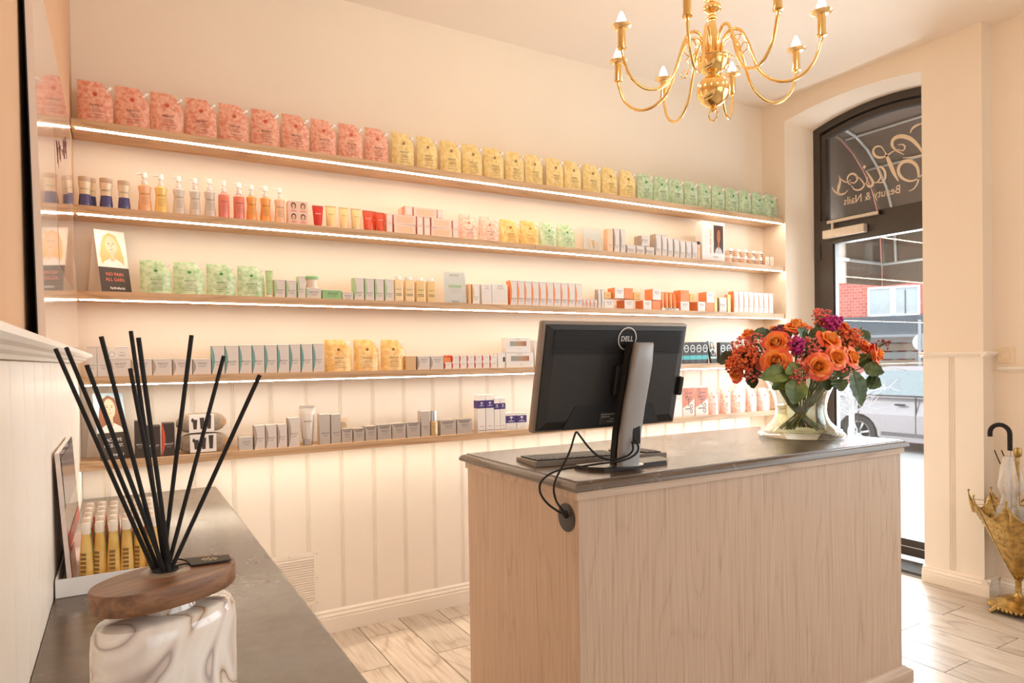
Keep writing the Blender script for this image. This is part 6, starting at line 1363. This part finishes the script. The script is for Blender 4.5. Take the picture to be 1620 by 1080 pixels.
def oval_front(t, w, h, dp):
    m = MB(); m.ring((0, h * 0.70), w * 0.30, w * 0.36, w * 0.38, w * 0.44, 26, -0.0006); m.box(-w * 0.26, w * 0.26, -0.0008, -0.0005, h * 0.70, h * 0.725); m.build('oval_print', WINK, t)
    m = MB(); m.box(-w / 2 + 0.0005, w / 2 - 0.0005, -0.0006, 0, h * 0.19, h * 0.38); m.build('band', cmat('turquoise', (70, 176, 178)), t)
    letter(t, 'BROW', INKL, w * 0.4, (0, -0.0006, h * 0.09))
for i in range(5): l = 1071 + i * 9.9; carton(3, l, l + 9.7, 541.5 - 0.2 * i, BLK, f'{nth(i, 5)}black carton with turquoise band right of the monitor', 'black cartons on the fourth shelf', None, text=None, depth=0.03, extra=oval_front)
for i in range(2): l = 1139 + i * 9.4; carton(3, l, l + 9.2, 541.2, BLK, f'{["left", "right"][i]} black carton with turquoise band behind the bouquet'.replace('second-from-left', 'middle'), 'black cartons on the fourth shelf', None, text=None, depth=0.03, extra=oval_front)
def leaning_box(px, label, bg, hair):
    x_ = on_y(px, 560, YF - 0.012).x; t = thing('kit_box', label, 'box', (x_, SY + 0.003, SH[3] + 0.001), -0.05, 'leaning kit boxes')
    b = MB().box(-0.026, 0.026, 0, 0.016, 0, 0.150).build('body', [BLK], t, None, None, (-0.20, 0, 0)); MB().box(-0.026, 0.026, -0.0006, 0, 0.075, 0.150).build('photo_panel', bg, b)
    portrait(b, 0, 0.115, 0.05, 0.066, bg, hair, SKIN, SHIRT, -0.0008); m = MB(); m.ring((0, 0.072), 0.014, 0.017, 0.017, 0.020, 28, -0.0026); m.disc((0, 0.072), 0.0145, 0.0175, 24, -0.0024, 1); m.build('oval_print', [WINK, BLK], b); MB().box(-0.026, 0.026, -0.0006, 0, 0.030, 0.044).build('band', cmat('pale_aqua', (178, 206, 200)), b)
leaning_box(1129, 'tilted kit box with portrait on pale blue, right of the monitor', plain('print_aqua', S(168, 194, 198), 0.45), HDARK)
leaning_box(1168, 'tilted kit box with portrait on rose, behind the bouquet', plain('print_rosy', S(236, 160, 136), 0.45), HBROWN)
# ---- lowest shelf
G5 = 'dark cartons on the lowest shelf'
for i, (l, r, tp_) in enumerate([(212, 229, 665), (232, 253.5, 673), (256, 276, 668.5)]): carton(4, l, r, tp_, DARK, ['leftmost dark brown carton beside the lower tent card', 'middle dark brown carton on the lowest shelf', 'dark brown carton with red edge beside the toiletry bags'][i], G5, REDC if i == 2 else None, tz=0.36, tw=0.7, ink=WINK)
FAB = plain('grey_canvas', S(160, 144, 126), 0.9, var=0.2, scale=120, bump=0.6)
for lv in (0, 1):
    a, b, h, z = span(4, 280, 364 - 4 * lv, 680); w = b - a; hb3 = 0.086
    t = thing('toiletry_bag', f'{["lower", "upper"][lv]} grey canvas toiletry bag with white paper band', 'bag', ((a + b) / 2, YF + 0.02, z + lv * (hb3 + 0.001)), 0, 'toiletry bags on the lowest shelf')
    rg = []
    for k in range(13):
        u = -1 + 2 * k / 12; s = (1 - abs(u) ** 4) ** 0.5 if abs(u) < 1 else 0.0; s = max(s, 0.28)
        rg.append([(u * w / 2, 0.036 * s * math.copysign(abs(math.cos(q)) ** 0.7, math.cos(q)) + 0.036, hb3 / 2 + hb3 / 2 * (s if math.sin(q) > 0 else 1.0 * s) * math.copysign(abs(math.sin(q)) ** 0.7, math.sin(q))) for q in [2 * PI * i / 16 for i in range(16)]])
    MB().loft(rg).build('bag', FAB, t, 60)
    bd = MB(); bx = 0.26 * w; bd.box(-w * 0.26, w * 0.24, -0.0035, -0.001, 0.004, hb3 - 0.004); bnd = bd.build('paper_band', PAPER, t)
    q = MB()
    for j, (xx, hh3) in enumerate(((-0.14, 0.46), (0.0, 0.55), (0.14, 0.66))): q.add([(w * (xx - 0.035), -0.0038, hb3 * 0.20), (w * (xx + 0.03), -0.0038, hb3 * 0.20), (w * (xx + 0.045), -0.0038, hb3 * (0.22 + hh3)), (w * (xx - 0.05), -0.0038, hb3 * (0.22 + hh3))], [(0, 1, 2, 3)])
    q.blob((-w * 0.19, -0.0036, hb3 * 0.66), 0.006, 1, 0, (1, 0.05, 1.6)); q.build('product_print', DARK, bnd)
    MB().cham(w * 0.40, w * 0.47, 0.010, 0.055, hb3 * 0.30, hb3 * 0.66, 0.004).build('leather_tab', cmat('tan_leather', (206, 150, 92)), t)
SV = 'silver cartons on the lowest shelf'
def vflap(t, w, h, dp):
    m = MB(); m.add([(-w * 0.49, -0.0004, h * 0.995), (w * 0.49, -0.0004, h * 0.995), (w * 0.28, -0.0004, h * 0.74), (-w * 0.28, -0.0004, h * 0.74)], [(0, 1, 2, 3)]); m.build('front_flap', cmat('silver_deep', (178, 168, 160), 0.25, 0.5), t)
carton(4, 378, 400, 690.5, SILV, 'small square silver carton right of the toiletry bags', SV, None, tz=0.6, tw=0.5)
for i, (l, r, tp_) in enumerate([(402, 419, 672.5), (420, 437.5, 671.5), (438.7, 454, 670.5), (456, 473, 660.5)]): carton(4, l, r, tp_, GREY, f'{nth(i, 4)}pale carton left of the big silver tube', 'pale cartons on the lowest shelf', MATS['carton_taupe'], tz=0.44, tw=0.66)
tube_pack(4, 475, 500.5, 641.5, ('silver', (214, 202, 190)), 'large silver cream tube with chrome cap on the lowest shelf', 'tubes on the lowest shelf', CHROME, YF, 0.15, INK, 0.3, 0.25)
for i, (l, r) in enumerate([(505.5, 522), (523.5, 539)]): carton(4, l, r, 654.5, SILV, f'{["left", "right"][i]} upright silver carton right of the silver tube', SV, None, tz=0.36, tw=0.7)
lowl = [(540.5, 557.5, 678), (559, 576.5, 677.5), (578, 595.5, 674), (597, 619, 671.5), (620.3, 642, 669.5), (643.3, 664.5, 667.5)]
for i, (l, r, tp_) in enumerate(lowl): carton(4, l, r, tp_, SILV, f'{nth(i, 6)}low silver carton with pointed flap, lowest shelf', SV, None, tz=0.58, tw=0.5, extra=vflap)
carton(4, 666, 680, 650, SILV, 'tall silver carton beside the chrome pump bottle', SV, None, tz=0.38, tw=0.6, extra=lambda t, w, h, d: None)
a, b, h, z = span(4, 682, 694.5, 649.5); w = (b - a) / 2
t = thing('serum_bottle', 'chrome and silver serum pump bottle on the lowest shelf', 'bottle', ((a + b) / 2, YF + w, z)); MB().lathe([(w, 0), (w, h * 0.56), (w * 0.9, h * 0.58)], 20).build('body', cmat('champagne', (214, 184, 140), 0.25, 0.5), t, 50); MB().lathe([(w * 0.72, h * 0.585), (w * 0.72, h * 0.97), (w * 0.68, h)], 20).build('cap', CHROME, t, 50); letter(t, BRAND, INK, w * 1.1, (0, -w - 0.0006, h * 0.34))
for i, (l, r, tp_) in enumerate([(696.5, 721.5, 664.5), (723, 746.5, 662.5)]): carton(4, l, r, tp_, SILV, f'{["left", "right"][i]} wide low silver carton left of the purple-banded cartons', SV, None, tz=0.6, tw=0.45, extra=vflap)
def purple(zf0, zf1):
    def ex(t, w, h, dp):
        MB().box(-w / 2 - 0.0004, w / 2 - 0.0004, -0.0005, dp, h * zf0, h * zf1).build('purple_band', PURP, t)
        m = MB(); zc_ = h * (zf0 + zf1) / 2 + 0.002; r = w * 0.17
        m.disc((0, zc_ + r * 0.4), r, r * 0.75, 14, -0.0009, 0, 0, PI); m.box(-r * 0.16, r * 0.16, -0.0010, -0.0008, zc_ - r * 0.7, zc_ + r * 0.5); m.box(-r * 1.6, r * 1.6, -0.0010, -0.0008, zc_ - r * 1.25, zc_ - r * 1.0); m.build('tree_logo', WINK, t)
        m = MB(); m.box(-w * 0.42, w * 0.42, -0.0004, 0, h * 0.035, h * 0.055); m.box(-w * 0.25, w * 0.25, -0.0004, 0, h * 0.15, h * 0.16); m.build('small_print', INKL, t)
    return ex
PG = 'purple-banded cartons on the lowest shelf'
for i, (l, r, tp_) in enumerate([(755.5, 767.5, 624.5), (768.3, 781, 624)]): carton(4, l, r, tp_, WHT, f'{["left", "right"][i]} tall white carton with purple band, lowest shelf', PG, None, text=None, extra=purple(0.64, 0.85))
for i, (l, r, tp_) in enumerate([(781.7, 790.5, 629.5), (791, 799.5, 629)]): carton(4, l, r, tp_, WHT, f'{["left", "right"][i]} slim white carton with purple band, lowest shelf', PG, None, text=None, extra=purple(0.66, 0.84))
for i, (l, r, tp_) in enumerate([(800.5, 816.5, 653), (817.3, 833, 652.5)]): carton(4, l, r, tp_, WHT, f'{["left", "right"][i]} low white carton with purple band near the monitor', PG, None, text=None, extra=purple(0.42, 0.84))
carton(4, 1062, 1079, 612.5, PINKB, 'pale pink and white carton beside the right edge of monitor', 'scissor cartons', None, text=None, extra=lambda t, w, h, d: MB().prism([(-w * 0.49, 0.002), (w * 0.49, 0.002), (w * 0.49, h * 0.42), (w * 0.1, h * 0.6), (-w * 0.49, h * 0.3)], -0.0005, 0, 'y').build('white_print', WHT, t))
def scissors(t, w, h, dp):
    MB().prism([(-w * 0.48, h * 0.30), (w * 0.0, h * 0.42), (w * 0.48, h * 0.60), (w * 0.48, h * 0.97), (-w * 0.48, h * 0.97)], -0.0004, 0, 'y').build('salmon_print', cmat('coral_print', (232, 128, 96)), t)
    m = MB()
    for (cx0, cz0, d) in ((-0.22, 0.80, 0), (0.0, 0.62, 1), (0.22, 0.26, 2)):
        o = (cx0 * w, cz0 * h); r = w * 0.12
        for s in (-1, 1):
            c = (o[0] + (s * r * 1.05 if d == 1 else 0), o[1] + (0 if d == 1 else s * r * 1.2)); m.ring(c, r * 0.62, r * 0.72, r, r * 1.1, 16, -0.0009)
        if d == 1: m.box(o[0] - r * 0.25, o[0] + r * 0.25, -0.0010, -0.0008, o[1] - h * 0.26, o[1] - r * 0.4)
        else: sx = 1 if d == 0 else -1; m.box(min(o[0] + sx * r * 0.6, o[0] + sx * w * 0.52), max(o[0] + sx * r * 0.6, o[0] + sx * w * 0.52), -0.0010, -0.0008, o[1] - r * 0.25, o[1] + r * 0.25)
    m.build('scissor_print', cmat('steel_print', (120, 104, 98)), t)
for i, (l, r) in enumerate([(1080, 1098.5), (1100, 1120)]): carton(4, l, r, 612.3 - 0.6 * i, PINKB, f'{["left", "right"][i]} pink carton printed with scissors right of the monitor', 'scissor cartons', None, text=None, extra=scissors)
